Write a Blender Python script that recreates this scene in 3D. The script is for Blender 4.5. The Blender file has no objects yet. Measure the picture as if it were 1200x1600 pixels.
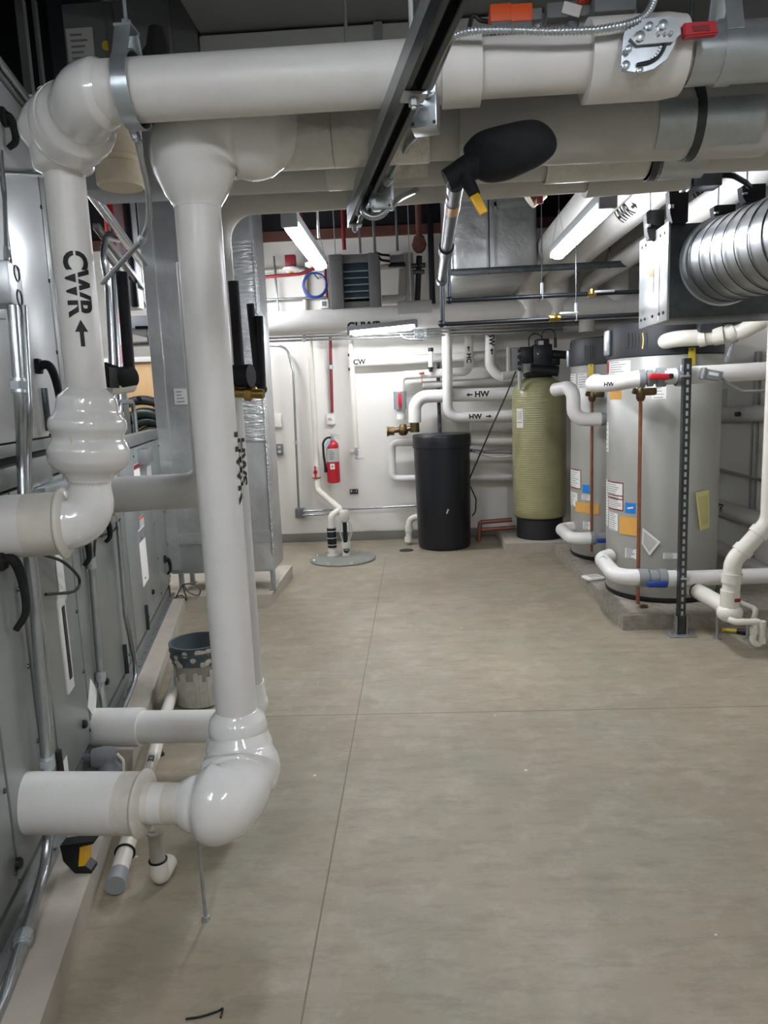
import bpy, bmesh, math, random
from mathutils import Vector as V, Matrix as M3
random.seed(7)
SC = bpy.context.scene
COL = SC.collection
PI = math.pi
rad = math.radians

# ------------------------------------------------------------------ camera
FPX, CX, CY, EYE = 1130.0, 600.0, 800.0, 1.6
YAW, PITCH, ROLL = rad(2.8), rad(9.0), rad(2.4)
FWD = V((-math.sin(YAW)*math.cos(PITCH), math.cos(YAW)*math.cos(PITCH), -math.sin(PITCH)))
_r0 = V((math.cos(YAW), math.sin(YAW), 0)); _u0 = _r0.cross(FWD)
RGT = _r0*math.cos(ROLL) - _u0*math.sin(ROLL)
UPV = _u0*math.cos(ROLL) + _r0*math.sin(ROLL)
CAMP = V((0, 0, EYE))
cd = bpy.data.cameras.new('camera'); cam = bpy.data.objects.new('camera', cd); COL.objects.link(cam)
m = M3((RGT, UPV, -FWD)).transposed().to_4x4(); m.translation = CAMP; cam.matrix_world = m
cd.sensor_fit = 'VERTICAL'; cd.sensor_height = 36.0; cd.lens = FPX/1600*36.0
cd.clip_start = 0.02
SC.camera = cam
# ------------------------------------------------------------------ world and exposure
w = bpy.data.worlds.new('world'); SC.world = w; w.use_nodes = True
w.node_tree.nodes['Background'].inputs[0].default_value = (0.8, 0.85, 0.9, 1)
w.node_tree.nodes['Background'].inputs[1].default_value = 0.05
SC.view_settings.view_transform = 'Standard'; SC.view_settings.look = 'None'
SC.view_settings.exposure = 1.68; SC.view_settings.gamma = 1.0; SC.view_settings.use_curve_mapping = False
LAMP = 34.0          # radiance of the strip lamps' diffusers

# photograph measurements -> places in the room (each on its own plane of known distance)
def ray(px, py): return FWD + RGT*((px-CX)/FPX) - UPV*((py-CY)/FPX)
def onY(px, py, y): d = ray(px, py); return CAMP + d*(y/d.y)
def onZ(px, py, z=0.0): d = ray(px, py); return CAMP + d*((z-EYE)/d.z)
def onX(px, py, x): d = ray(px, py); return CAMP + d*(x/d.x)
def onCyl(px, py, cx, cy, r):
    d = ray(px, py); a = d.x*d.x+d.y*d.y; b = -2*(d.x*cx+d.y*cy); c = cx*cx+cy*cy-r*r
    q = b*b-4*a*c
    t = (-b-math.sqrt(q))/(2*a) if q > 0 else -b/(2*a)
    p = CAMP+d*t
    return math.atan2(p.y-cy, p.x-cx) % (2*PI), p.z
def onLine(px, py, a, b):
    """point of the line a-b nearest the sight line through (px,py)"""
    d = ray(px, py).normalized(); e = (b-a).normalized(); w0 = a-CAMP
    k = d.dot(e); s = (k*d.dot(w0)-e.dot(w0))/(1-k*k)
    return a+e*s

# ------------------------------------------------------------------ materials
def lin(h):
    if not isinstance(h, str): return h
    h = h.lstrip('#'); o = []
    for i in (0, 2, 4):
        c = int(h[i:i+2], 16)/255; o.append(c/12.92 if c <= .04045 else ((c+.055)/1.055)**2.4)
    return tuple(o)
def mat(name, base, rough=.5, metal=0.0, var=0.0, vscale=4.0, bump=0.0, bscale=30.0, dark=None, coat=0.0, stretch=None, rvar=0.0, emit=0, bdist=.01):
    m = bpy.data.materials.new(name); m.use_nodes = True
    nt = m.node_tree; b = nt.nodes['Principled BSDF']; L = nt.links.new
    c = lin(base)
    b.inputs['Base Color'].default_value = (*c, 1); b.inputs['Roughness'].default_value = rough; b.inputs['Metallic'].default_value = metal
    if coat: b.inputs['Coat Weight'].default_value = coat; b.inputs['Coat Roughness'].default_value = .08
    if emit: b.inputs['Emission Color'].default_value = (*c, 1); b.inputs['Emission Strength'].default_value = emit
    if var or bump or rvar:
        tc = nt.nodes.new('ShaderNodeTexCoord'); vec = tc.outputs['Object']
        if stretch:
            mp = nt.nodes.new('ShaderNodeMapping'); mp.inputs['Scale'].default_value = stretch; L(vec, mp.inputs['Vector']); vec = mp.outputs['Vector']
    if var or rvar:
        n = nt.nodes.new('ShaderNodeTexNoise'); n.inputs['Scale'].default_value = vscale; n.inputs['Detail'].default_value = 5; n.inputs['Roughness'].default_value = .6; L(vec, n.inputs['Vector'])
        cr = nt.nodes.new('ShaderNodeMapRange'); cr.inputs['From Min'].default_value = .3; cr.inputs['From Max'].default_value = .7; L(n.outputs['Fac'], cr.inputs['Value'])
        if var:
            mx = nt.nodes.new('ShaderNodeMix'); mx.data_type = 'RGBA'; L(cr.outputs[0], mx.inputs['Factor'])
            d = lin(dark) if dark else tuple(x*(1-var) for x in c)
            mx.inputs['A'].default_value = (*d, 1); mx.inputs['B'].default_value = (*c, 1); L(mx.outputs['Result'], b.inputs['Base Color'])
        if rvar:
            rr = nt.nodes.new('ShaderNodeMapRange'); rr.inputs['To Min'].default_value = max(.02, rough-rvar); rr.inputs['To Max'].default_value = rough+rvar
            L(n.outputs['Fac'], rr.inputs['Value']); L(rr.outputs[0], b.inputs['Roughness'])
    if bump:
        n2 = nt.nodes.new('ShaderNodeTexNoise'); n2.inputs['Scale'].default_value = bscale; n2.inputs['Detail'].default_value = 4; L(vec, n2.inputs['Vector'])
        bp = nt.nodes.new('ShaderNodeBump'); bp.inputs['Strength'].default_value = bump; bp.inputs['Distance'].default_value = bdist; L(n2.outputs['Fac'], bp.inputs['Height']); L(bp.outputs[0], b.inputs['Normal'])
    return m
MT = {}
def mk(k, *a, **kw): MT[k] = mat(k, *a, **kw)
mk('jacket', '#e2e0db', .38, var=.12, vscale=3, bump=.3, bscale=10, bdist=.012)
mk('jacket_gloss', '#e6e5e1', .12, var=.07, vscale=5, coat=1.0)
mk('jacket_aged', '#dad4c8', .5, var=.22, vscale=9, bump=.15, bscale=40)
mk('jacket_shaded', '#c2c0bb', .55, var=.10, vscale=3, bump=.15, bscale=20)  # darker copy of the jacket; shade on the overhead runs put into the colour
mk('pvc', '#dcd8cc', .25, var=.06, vscale=6)
mk('pvc_grime', '#b9b4a6', .45, var=.30, vscale=20)
mk('black_ink', '#0c0d0e', .6)
mk('foam', '#0a0e14', .75, bump=.3, bscale=60)
mk('foam_black', '#08090b', .8, bump=.3, bscale=60)
mk('galv', '#b9bdbe', .38, .8, var=.22, vscale=12, rvar=.1)
mk('galv_dark', '#5c6164', .42, 1.0, var=.35, vscale=14, rvar=.1)
mk('zinc', '#c6ced2', .3, .75, var=.15, vscale=25)
mk('ahu_panel', '#9ba09d', .38, .5, var=.10, vscale=1.5, rvar=.08)
mk('ahu_frame', '#909390', .38, .55, var=.12, vscale=5)
mk('ahu_upper', '#cdd0d0', .34, .55, var=.08, vscale=1.2, stretch=(1, 1, .15), rvar=.08)
mk('ahu_gap', '#16181a', .7)
mk('emt', '#b4b8ba', .27, .85, var=.12, vscale=20)
mk('foil', '#cfd1d1', .34, .65, var=.34, vscale=2.2, bump=.6, bscale=5, bdist=.03, rvar=.14)
mk('foil_knit', '#cfd1d2', .3, .6, var=.2, vscale=12, bump=.8, bscale=30, bdist=.03, stretch=(.4, 1, 1.6))
mk('duct_dark', '#8a8c8d', .55, .35, var=.15, vscale=2)
mk('duct_pale', '#b4b4ad', .6, .1, var=.15, vscale=2.5)
mk('spiral', '#a9adaf', .33, .85, var=.08, vscale=7)
mk('bright_sheet', '#c2c6c8', .3, .85, var=.08, vscale=5)
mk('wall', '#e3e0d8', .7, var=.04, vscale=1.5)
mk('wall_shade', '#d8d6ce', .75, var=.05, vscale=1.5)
mk('base_grey', '#7d7a73', .6)
mk('ceiling', '#1c1b20', .9, var=.3, vscale=2)
mk('rust_beam', '#6d4438', .75, var=.3, vscale=8)
mk('pad', '#b3ab9d', .8, var=.16, vscale=6, bump=.2, bscale=60)
mk('pad_rough', '#a39b8e', .9, var=.4, vscale=25, bump=.9, bscale=45)
mk('steel_white', '#a6a69f', .35, .1, var=.03)
mk('cap_grey', '#202326', .5)
mk('black_plastic', '#121316', .42)
mk('tank_black', '#0a101a', .42, var=.25, vscale=3, coat=.1)
mk('rubber', '#191a1b', .6)
mk('copper', '#b57a60', .35, .8, var=.25, vscale=25)
mk('copper_dull', '#94604f', .5, .6, var=.25, vscale=25)
mk('brass', '#a98b4d', .35, 1.0, var=.3, vscale=40)
mk('bronze', '#7d6a4e', .42, 1.0, var=.4, vscale=60)
mk('iron', '#22252a', .4, .6, var=.2, vscale=10)
mk('iron_grey', '#5a5f63', .4, .8, var=.3, vscale=20)
mk('red', '#b5202b', .35)
mk('red_dark', '#7d1c24', .5)
mk('red_pale', '#e29aa0', .5)
mk('orange', '#d9541f', .45)
mk('blue', '#1f3d8f', .4)
mk('blue_sticker', '#1f7fd0', .4)
mk('yellow', '#e2ac14', .42)
mk('yellow_tag', '#c9b233', .5)
mk('yellow_paper', '#cfc98a', .8, var=.08, vscale=20)
mk('manila', '#dba452', .75, var=.08, vscale=10)
mk('paper', '#e4e3de', .7)
mk('paper_grey', '#b9b9b4', .7)
mk('print_grey', '#77797b', .8)
mk('grey_plastic', '#85898a', .5)
mk('grey_box', '#6f7375', .5)
mk('heater_box', '#6a6a68', .55, .2)
mk('louver', '#33434f', .5)
mk('white_plastic', '#e8e6e0', .4)
mk('beige', '#c9bba0', .7, var=.15, vscale=12)
mk('wood', '#d6ad78', .5, var=.15, vscale=3, stretch=(8, 8, .7))
mk('hose', '#20302b', .4)
mk('cable_black', '#121418', .5)
mk('wire', '#a9a9a9', .3, 1.0)
mk('amber', '#c9952b', .4)
mk('bucket', '#525b60', .45, var=.12, vscale=12)
mk('bucket_pale', '#9b998f', .55, var=.15, vscale=10)
mk('plaster', '#c4c0b6', .85, var=.2, vscale=30)
mk('glass_clear', '#dfe4e4', .15)
mk('pale_blue', '#9db9d6', .5)
mk('yellow_print', '#b9b273', .8)
mk('shield', '#d6d5cc', .36, .3, var=.12, vscale=6, bump=.8, bscale=8, bdist=.03)
mk('sump_grey', '#85877f', .6, var=.15, vscale=10)
mk('diffuser', '#f4f7ff', .5, emit=LAMP)
mk('lit_slot', '#e8c869', .5)  # yellow light on one vent slot, put into its flat colour
# translucent tank: green fibreglass with darker horizontal winding
def green_tank():
    m = mat('green_fibreglass', '#a19d73', .32, var=.2, vscale=5, coat=.3)
    nt = m.node_tree; b = nt.nodes['Principled BSDF']
    tc = nt.nodes.new('ShaderNodeTexCoord'); wv = nt.nodes.new('ShaderNodeTexWave'); wv.wave_type = 'BANDS'; wv.bands_direction = 'Z'
    wv.inputs['Scale'].default_value = 14; wv.inputs['Distortion'].default_value = 1.2; wv.inputs['Detail'].default_value = 2
    nt.links.new(tc.outputs['Object'], wv.inputs['Vector'])
    bp = nt.nodes.new('ShaderNodeBump'); bp.inputs['Strength'].default_value = .35; bp.inputs['Distance'].default_value = .004
    nt.links.new(wv.outputs['Fac'], bp.inputs['Height']); nt.links.new(bp.outputs[0], b.inputs['Normal'])
    return m
MT['green'] = green_tank()
def concrete_floor():
    m = bpy.data.materials.new('concrete_floor'); m.use_nodes = True; nt = m.node_tree; N = nt.nodes; L = nt.links.new
    b = N['Principled BSDF']; tc = N.new('ShaderNodeTexCoord'); P = tc.outputs['Object']
    def noise(s, d=5, r=.6, st=None):
        n = N.new('ShaderNodeTexNoise'); n.inputs['Scale'].default_value = s; n.inputs['Detail'].default_value = d; n.inputs['Roughness'].default_value = r
        if st:
            mp = N.new('ShaderNodeMapping'); mp.inputs['Scale'].default_value = st; L(P, mp.inputs['Vector']); L(mp.outputs[0], n.inputs['Vector'])
        else: L(P, n.inputs['Vector'])
        return n.outputs['Fac']
    def rng(v, a, c, lo=0, hi=1):
        r = N.new('ShaderNodeMapRange'); r.inputs['From Min'].default_value = a; r.inputs['From Max'].default_value = c; r.inputs['To Min'].default_value = lo; r.inputs['To Max'].default_value = hi; L(v, r.inputs['Value']); return r.outputs[0]
    def mix(f, A, B, mode='MIX'):
        x = N.new('ShaderNodeMix'); x.data_type = 'RGBA'; x.blend_type = mode
        if hasattr(f, 'is_linked') or not isinstance(f, (int, float)): L(f, x.inputs['Factor'])
        else: x.inputs['Factor'].default_value = f
        for k, q in (('A', A), ('B', B)):
            if isinstance(q, tuple): x.inputs[k].default_value = (*q, 1)
            else: L(q, x.inputs[k])
        return x.outputs['Result']
    c = mix(rng(noise(.7, 3), .35, .65), lin('#8b806d'), lin('#9f937f'))
    c = mix(rng(noise(1.6, 6, .7, (1, .6, 1)), .45, .72, 0, .6), c, lin('#8b917f'))
    c = mix(rng(noise(5, 8, .75), .5, .75, 0, .55), c, lin('#b2a99b'))
    c = mix(rng(noise(9, 8, .8, (.5, 1.6, 1)), .48, .72, 0, .8), c, lin('#776c5e'))
    c = mix(rng(noise(60, 4, .7), .62, .72, 0, .35), c, lin('#7b7166'))
    c = mix(rng(noise(22, 6, .8, (.35, 2.2, 1)), .6, .78, 0, .5), c, lin('#c4baa9'))
    c = mix(rng(noise(30, 5, .8, (2, .7, 1)), .62, .8, 0, .55), c, lin('#655b4f'))
    vo = N.new('ShaderNodeTexVoronoi'); vo.inputs['Scale'].default_value = 3.2; L(P, vo.inputs['Vector'])
    c = mix(rng(vo.outputs['Distance'], .026, .018, 0, .85), c, lin('#d9d4ca'))      # paint specks
    L(c, b.inputs['Base Color'])
    b.inputs['Roughness'].default_value = .55
    L(rng(noise(4, 6), .3, .7, .44, .64), b.inputs['Roughness'])
    bp = N.new('ShaderNodeBump'); bp.inputs['Strength'].default_value = .12; bp.inputs['Distance'].default_value = .01; L(noise(14, 8, .7), bp.inputs['Height']); L(bp.outputs[0], b.inputs['Normal'])
    return m
MT['floor'] = concrete_floor()
mk('joint', '#7c7263', .9)
# ------------------------------------------------------------------ mesh building
def fillet(pts, R, n=8):
    pts = [V(p) for p in pts]
    if R <= 0 or len(pts) < 3: return pts
    out = [pts[0]]
    for i in range(1, len(pts)-1):
        a, b, c = pts[i-1], pts[i], pts[i+1]
        d1 = (a-b); d2 = (c-b); l1, l2 = d1.length, d2.length
        if l1 < 1e-6 or l2 < 1e-6: continue
        d1 /= l1; d2 /= l2
        ang = math.acos(max(-1, min(1, d1.dot(d2))))
        if ang > PI-.02: out.append(b); continue
        t = min(R/math.tan(ang/2), l1*.49 if i > 1 else l1*.98, l2*.49 if i < len(pts)-2 else l2*.98)
        r = t*math.tan(ang/2)
        bis = (d1+d2).normalized(); cen = b+bis*(r/math.sin(ang/2))
        s = b+d1*t-cen; e = b+d2*t-cen; tot = PI-ang
        ax = s.cross(e).normalized()
        for k in range(n+1):
            out.append(cen + M3.Rotation(tot*k/n, 3, ax) @ s)
    out.append(pts[-1]); return out
def smooth(pts, n=8):
    """Catmull-Rom curve through pts"""
    p = [V(q) for q in pts]; p = [p[0]*2-p[1]]+p+[p[-1]*2-p[-2]]; out = []
    for i in range(1, len(p)-2):
        a, b, c, d = p[i-1:i+3]
        for k in range(n):
            t = k/n; out.append(.5*((2*b)+(c-a)*t+(2*a-5*b+4*c-d)*t*t+(3*b-a-3*c+d)*t*t*t))
    out.append(p[-2]); return out
def resample(pts, step):
    out = [pts[0]]
    for a, b in zip(pts, pts[1:]):
        k = max(1, int((b-a).length/step+.5))
        for j in range(1, k+1): out.append(a.lerp(b, j/k))
    return out
class G:
    def __init__(s): s.b = bmesh.new()
    def merge(s, o):
        me = bpy.data.meshes.new('t'); o.to_mesh(me); o.free(); s.b.from_mesh(me); bpy.data.meshes.remove(me); return s
    def box(s, c, size, R=None, bev=0, seg=2):
        o = bmesh.new(); bmesh.ops.create_cube(o, size=1)
        for v in o.verts: v.co = V((v.co.x*size[0], v.co.y*size[1], v.co.z*size[2]))
        if bev: bmesh.ops.bevel(o, geom=o.edges[:], offset=min(bev, min(size)*.45), segments=seg, affect='EDGES', profile=.5)
        for v in o.verts: v.co = (R @ v.co if R else v.co) + V(c)
        if R and R.determinant() < 0: bmesh.ops.reverse_faces(o, faces=o.faces[:])
        return s.merge(o)
    def sweep(s, pts, r, seg=16, fil=0.0, n=8, caps=True, scale=None):
        pts = fillet(pts, fil, n) if fil else [V(p) for p in pts]
        q = [pts[0]]
        for p in pts[1:]:
            if (p-q[-1]).length > 1e-5: q.append(p)
        pts = q; N = len(pts)
        if N < 2: return s
        tan = [(pts[min(i+1, N-1)]-pts[max(i-1, 0)]).normalized() for i in range(N)]
        up = V((0, 0, 1)) if abs(tan[0].z) < .9 else V((1, 0, 0))
        nrm = (up-tan[0]*up.dot(tan[0])).normalized(); rings = []
        L = [0]
        for a, b in zip(pts, pts[1:]): L.append(L[-1]+(b-a).length)
        for i in range(N):
            if i:
                nrm = (nrm-tan[i]*nrm.dot(tan[i]))
                nrm.normalize()
            bn = tan[i].cross(nrm)
            ri = r(L[i]/L[-1], L[i]) if callable(r) else (r[i] if isinstance(r, (list, tuple)) else r)
            rings.append([s.b.verts.new(pts[i]+nrm*(ri*math.cos(2*PI*k/seg))+bn*(ri*math.sin(2*PI*k/seg))) for k in range(seg)])
        for A, B in zip(rings, rings[1:]):
            for k in range(seg): s.b.faces.new((A[k], A[(k+1) % seg], B[(k+1) % seg], B[k]))
        if caps: s.b.faces.new(rings[0][::-1]); s.b.faces.new(rings[-1])
        return s
    def cyl(s, a, b, r, r2=None, seg=16): return s.sweep([a, b], [r, r if r2 is None else r2], seg)
    def lathe(s, base, prof, axis=(0, 0, 1), seg=32, squash=1):
        """prof: (radius, height) pairs from bottom to top round an axis"""
        ax = V(axis).normalized(); u = ax.orthogonal().normalized() if abs(ax.z) < .99 else V((1, 0, 0)); w = ax.cross(u); base = V(base); rings = []
        for r, h in prof:
            if r < 1e-5: rings.append([s.b.verts.new(base+ax*h)])
            else: rings.append([s.b.verts.new(base+ax*h+u*(r*math.cos(2*PI*k/seg))+w*(r*squash*math.sin(2*PI*k/seg))) for k in range(seg)])
        for A, B in zip(rings, rings[1:]):
            for k in range(seg):
                k2 = (k+1) % seg
                if len(A) == 1 and len(B) == 1: continue
                if len(A) == 1: s.b.faces.new((A[0], B[k2], B[k]))
                elif len(B) == 1: s.b.faces.new((A[k], A[k2], B[0]))
                else: s.b.faces.new((A[k], A[k2], B[k2], B[k]))
        if len(rings[0]) > 1: s.b.faces.new(rings[0][::-1])
        if len(rings[-1]) > 1: s.b.faces.new(rings[-1])
        return s
    def ball(s, c, r, R=None, u=20, v=12):
        o = bmesh.new(); bmesh.ops.create_uvsphere(o, u_segments=u, v_segments=v, radius=1)
        rr = (r, r, r) if isinstance(r, (int, float)) else r
        for x in o.verts:
            p = V((x.co.x*rr[0], x.co.y*rr[1], x.co.z*rr[2])); x.co = (R @ p if R else p)+V(c)
        return s.merge(o)
    def prism(s, pts, d):
        """closed polygon pts extruded by vector d"""
        d = V(d); a = [s.b.verts.new(V(p)) for p in pts]; b = [s.b.verts.new(V(p)+d) for p in pts]; n = len(pts)
        s.b.faces.new(a[::-1]); s.b.faces.new(b)
        for k in range(n): s.b.faces.new((a[k], a[(k+1) % n], b[(k+1) % n], b[k]))
        return s
    def torus(s, c, R, r, axis=(0, 0, 1), a0=0, a1=2*PI, n=28, seg=8):
        ax = V(axis).normalized(); u = ax.orthogonal().normalized(); w = ax.cross(u); full = abs(a1-a0) > 6.28
        pts = [V(c)+u*(R*math.cos(a0+(a1-a0)*k/n))+w*(R*math.sin(a0+(a1-a0)*k/n)) for k in range(n+1)]
        return s.sweep(pts, r, seg, caps=not full)
    def wrap(s, cx, cy, r, a0, a1, z0, z1, t=.0015, n=8, lean=0):
        """a thin sheet bent round a vertical cylinder"""
        A = []
        for k in range(n+1):
            a = a0+(a1-a0)*k/n; q = []
            for rr, z in ((r, z0), (r, z1), (r+t, z1), (r+t, z0)):
                q.append(s.b.verts.new((cx+rr*math.cos(a), cy+rr*math.sin(a), z+lean*(k/n-.5))))
            A.append(q)
        for P, Q in zip(A, A[1:]):
            for j in range(4): s.b.faces.new((P[j], P[(j+1) % 4], Q[(j+1) % 4], Q[j]))
        s.b.faces.new(A[0]); s.b.faces.new(A[-1][::-1]); return s
    def half_shell(s, a, b, r, t, side, span=PI, n=14):
        """sheet metal saddle round a pipe from a to b, open away from side"""
        a, b = V(a), V(b); ax = (b-a).normalized(); d = V(side); d = (d-ax*d.dot(ax)).normalized(); w = ax.cross(d); Rg = []
        for k in range(n+1):
            th = -span/2+span*k/n; e = d*math.cos(th)+w*math.sin(th)
            Rg.append([s.b.verts.new(p) for p in (a+e*r, b+e*r, b+e*(r+t), a+e*(r+t))])
        for P, Q in zip(Rg, Rg[1:]):
            for j in range(4): s.b.faces.new((P[j], P[(j+1) % 4], Q[(j+1) % 4], Q[j]))
        s.b.faces.new(Rg[0]); s.b.faces.new(Rg[-1][::-1]); return s
def finish(g, name, mt, root=None, parent=None, origin=None, ang=40, smooth=True):
    bmesh.ops.recalc_face_normals(g.b, faces=g.b.faces[:])
    o0 = V(origin) if origin is not None else V((0, 0, 0))
    for v in g.b.verts: v.co -= o0
    me = bpy.data.meshes.new(name); g.b.to_mesh(me); g.b.free()
    me.materials.append(MT[mt])
    if smooth:
        me.polygons.foreach_set('use_smooth', [True]*len(me.polygons)); me.set_sharp_from_angle(angle=rad(ang))
    o = bpy.data.objects.new(name, me); COL.objects.link(o)
    if parent is not None: o.parent = parent
    return o
def tag(o, label, cat, group=None):
    o['label'] = label; o['category'] = cat
    if group: o['group'] = group
    return o
class T:
    """a thing: an Empty at its base that parents its parts"""
    def __init__(s, name, label, cat, loc, group=None):
        s.loc = V(loc); s.o = bpy.data.objects.new(name, None); COL.objects.link(s.o); s.o.location = s.loc; s.o.empty_display_size = .1
        tag(s.o, label, cat, group)
    def part(s, g, name, mt, parent=None, label=None, ang=40):
        o = finish(g, name, mt, parent=parent or s.o, origin=s.loc, ang=ang)
        if label: o['label'] = label
        return o
def single(g, name, mt, label, cat, loc, group=None, ang=40):
    o = finish(g, name, mt, origin=loc, ang=ang); o.location = V(loc); return tag(o, label, cat, group)
def struct(g, name, mt, parent=None, label=None):
    o = finish(g, name, mt, parent=parent); o['kind'] = 'structure'
    if label: o['label'] = label
    return o
def dup(root, loc, label=None, group=None):
    r = root.copy(); COL.objects.link(r); r.location = V(loc)
    if label: r['label'] = label
    if group: r['group'] = group
    for ch in list(root.children):
        c = ch.copy(); COL.objects.link(c); c.parent = r
        for gch in list(ch.children):
            d = gch.copy(); COL.objects.link(d); d.parent = c
    return r
def basis(u, n, w): return M3((V(u).normalized(), V(n).normalized(), V(w).normalized())).transposed()
# lettering: a mesh of letters laid flat in x (along) / y (up), then placed or bent
def letters(txt, size, stencil=True):
    cu = bpy.data.curves.new('t', 'FONT'); cu.body = txt; cu.size = size; cu.align_x = 'CENTER'; cu.align_y = 'CENTER'; cu.resolution_u = 4; cu.offset = size*.035
    ob = bpy.data.objects.new('t', cu); COL.objects.link(ob)
    dg = bpy.context.evaluated_depsgraph_get(); me = bpy.data.meshes.new_from_object(ob.evaluated_get(dg))
    b = bmesh.new(); b.from_mesh(me); bpy.data.objects.remove(ob); bpy.data.curves.remove(cu); bpy.data.meshes.remove(me)
    return b
def arrow(b, cx, L, wd, head=1):
    """arrow along +x (head=1) or -x centred at cx"""
    h = L*.45; pts = [(-L/2, -wd*.16), (L/2-h, -wd*.16), (L/2-h, -wd/2), (L/2, 0), (L/2-h, wd/2), (L/2-h, wd*.16), (-L/2, wd*.16)]
    v = [b.verts.new((cx+head*x, y, 0)) for x, y in pts]
    b.faces.new((v[0], v[1], v[5], v[6])); b.faces.new((v[2], v[3], v[4])) ; b.faces.new((v[1], v[2], v[4], v[5]))
def slice_y(b, step, lo, hi):
    y = lo
    while y <= hi:
        bmesh.ops.bisect_plane(b, geom=b.verts[:]+b.edges[:]+b.faces[:], plane_co=(0, y, 0), plane_no=(0, 1, 0)); y += step
def stencil_gap(b, y, hgt):
    for yy in (y-hgt/2, y+hgt/2):
        bmesh.ops.bisect_plane(b, geom=b.verts[:]+b.edges[:]+b.faces[:], plane_co=(0, yy, 0), plane_no=(0, 1, 0))
    bmesh.ops.delete(b, geom=[f for f in b.faces if abs(f.calc_center_median().y-y) < hgt/2], context='FACES')
def wrap_text(txt, size, c, along, face, r, arrow_at=None, sx=1.0, gap=True, head=1):
    """letters painted round a pipe: c on the pipe axis, along = reading direction (pipe axis), face = direction the text faces"""
    b = letters(txt, size)
    if gap: stencil_gap(b, size*.02, size*.07)
    if arrow_at is not None: arrow(b, arrow_at, size*.8, size*.5, head)
    slice_y(b, size/9, -size*.5, size*.5)
    a = V(along).normalized(); f = V(face); f = (f-a*f.dot(a)).normalized(); up = f.cross(a)
    for v in b.verts:
        th = v.co.y/r; v.co = V(c)+a*(v.co.x*sx)+(f*math.cos(th)+up*math.sin(th))*(r+.0015)
    g = G(); g.merge(b); return g
def flat_text(txt, size, c, along, up, lift=0.0):
    b = letters(txt, size); a = V(along).normalized(); u = V(up).normalized(); n = a.cross(u)
    for v in b.verts: v.co = V(c)+a*v.co.x+u*v.co.y+n*lift
    g = G(); g.merge(b); return g
def lines_on(c, along, up, w, h, n, lift, fill=.8, t=None):
    """rows of small print as thin bars"""
    g = G(); a = V(along).normalized(); u = V(up).normalized(); nn = a.cross(u); R = basis(a, u, nn)
    for k in range(n):
        y = h*(.5-(k+.5)/n); ww = w*fill*random.uniform(.6, 1)
        g.box(V(c)+u*y+nn*lift-a*((w*fill-ww)/2), (ww, t or h/n*.38, .0006), R)
    return g
# ================================================================== the room
XL, XR, YB, YF, ZC = -4.4, 2.75, 8.1, -3.2, 4.2
ZW = 3.3                                            # top of the white back wall
g = G(); g.box(((XL+XR)/2, (YB+YF)/2, -.1), (XR-XL+.4, YB-YF+.4, .2)); struct(g, 'floor', 'floor')
g = G(); g.box((-.352, (YB-.9+YF)/2, .0004), (.005, YB-.9-YF, .0012)); g.box(((XL+XR)/2, 3.49, .0004), (XR-XL, .004, .0008)); struct(g, 'floor_joint', 'joint')
g = G(); g.box(((XL+XR)/2, YB+.1, ZW/2), (XR-XL+.4, .2, ZW)); struct(g, 'wall_back', 'wall')
g = G(); g.box(((XL+XR)/2, YB+.1, (ZW+.1+ZC)/2), (XR-XL+.4, .2, ZC-ZW-.1)); struct(g, 'wall_back', 'ceiling')
g = G(); g.box(((XL+XR)/2, YB+.06, ZW+.05), (XR-XL, .2, .1)); struct(g, 'trim_1', 'rust_beam')
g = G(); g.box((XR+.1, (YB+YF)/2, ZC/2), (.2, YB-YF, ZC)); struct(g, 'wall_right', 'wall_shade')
g = G(); g.box((XL-.1, (YB+YF)/2, ZC/2), (.2, YB-YF, ZC)); struct(g, 'wall_left', 'wall')
g = G(); g.box(((XL+XR)/2, YF-.1, ZC/2), (XR-XL+.4, .2, ZC)); struct(g, 'wall_front', 'wall')
g = G(); g.box(((XL+XR)/2, (YB+YF)/2, ZC+.1), (XR-XL+.4, YB-YF+.4, .2)); struct(g, 'ceiling', 'ceiling')
g = G(); g.box(((XL+XR)/2, YB-.006, .05), (XR-XL, .012, .1), bev=.004); struct(g, 'baseboard_back', 'base_grey')
# air handler frame of reference: u along the unit (away from the viewer), n out of its face
B0 = onZ(37, 1420, .1); _b1 = onZ(257, 950, .1)
AU = V((_b1.x-B0.x, _b1.y-B0.y, 0)).normalized(); AN = V((AU.y, -AU.x, 0)); AR = basis(AU, AN, (0, 0, 1))
B0 = V((B0.x, B0.y, 0))
def AP(s, off, z): p = B0+AU*s+AN*off; return V((p.x, p.y, z))
def onA(px, py, off=0.0):
    d = ray(px, py); t = ((B0+AN*off-CAMP).dot(AN))/d.dot(AN); p = CAMP+d*t
    return (p-B0).dot(AU), p.z
def pad(name, poly, h, m='pad'):
    g = G(); g.prism([(x, y, 0) for x, y in poly], (0, 0, h)); return struct(g, name, m)
pe = V((-1.842+1.006, 5.335-1.636, 0)).normalized(); pq = V((-1.006, 1.636, 0))
q = [pq-pe*3.3, pq+pe*3.92, AP(3.95, -1.9, 0), AP(-3.2, -1.9, 0)]
pad('concrete_pad', [(p.x, p.y) for p in q], .1)
pad('concrete_pad', [(-2.45, 5.5), (-1.19, 5.5), (-1.19, 6.5), (-2.45, 6.5)], .1)
pad('concrete_pad', [(1.33, 4.70), (2.74, 4.70), (2.74, 7.08), (1.33, 7.08)], .1, 'pad_rough')
pad('concrete_pad', [(.86, 7.16), (2.0, 7.16), (2.0, 8.08), (.86, 8.08)], .1)

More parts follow.
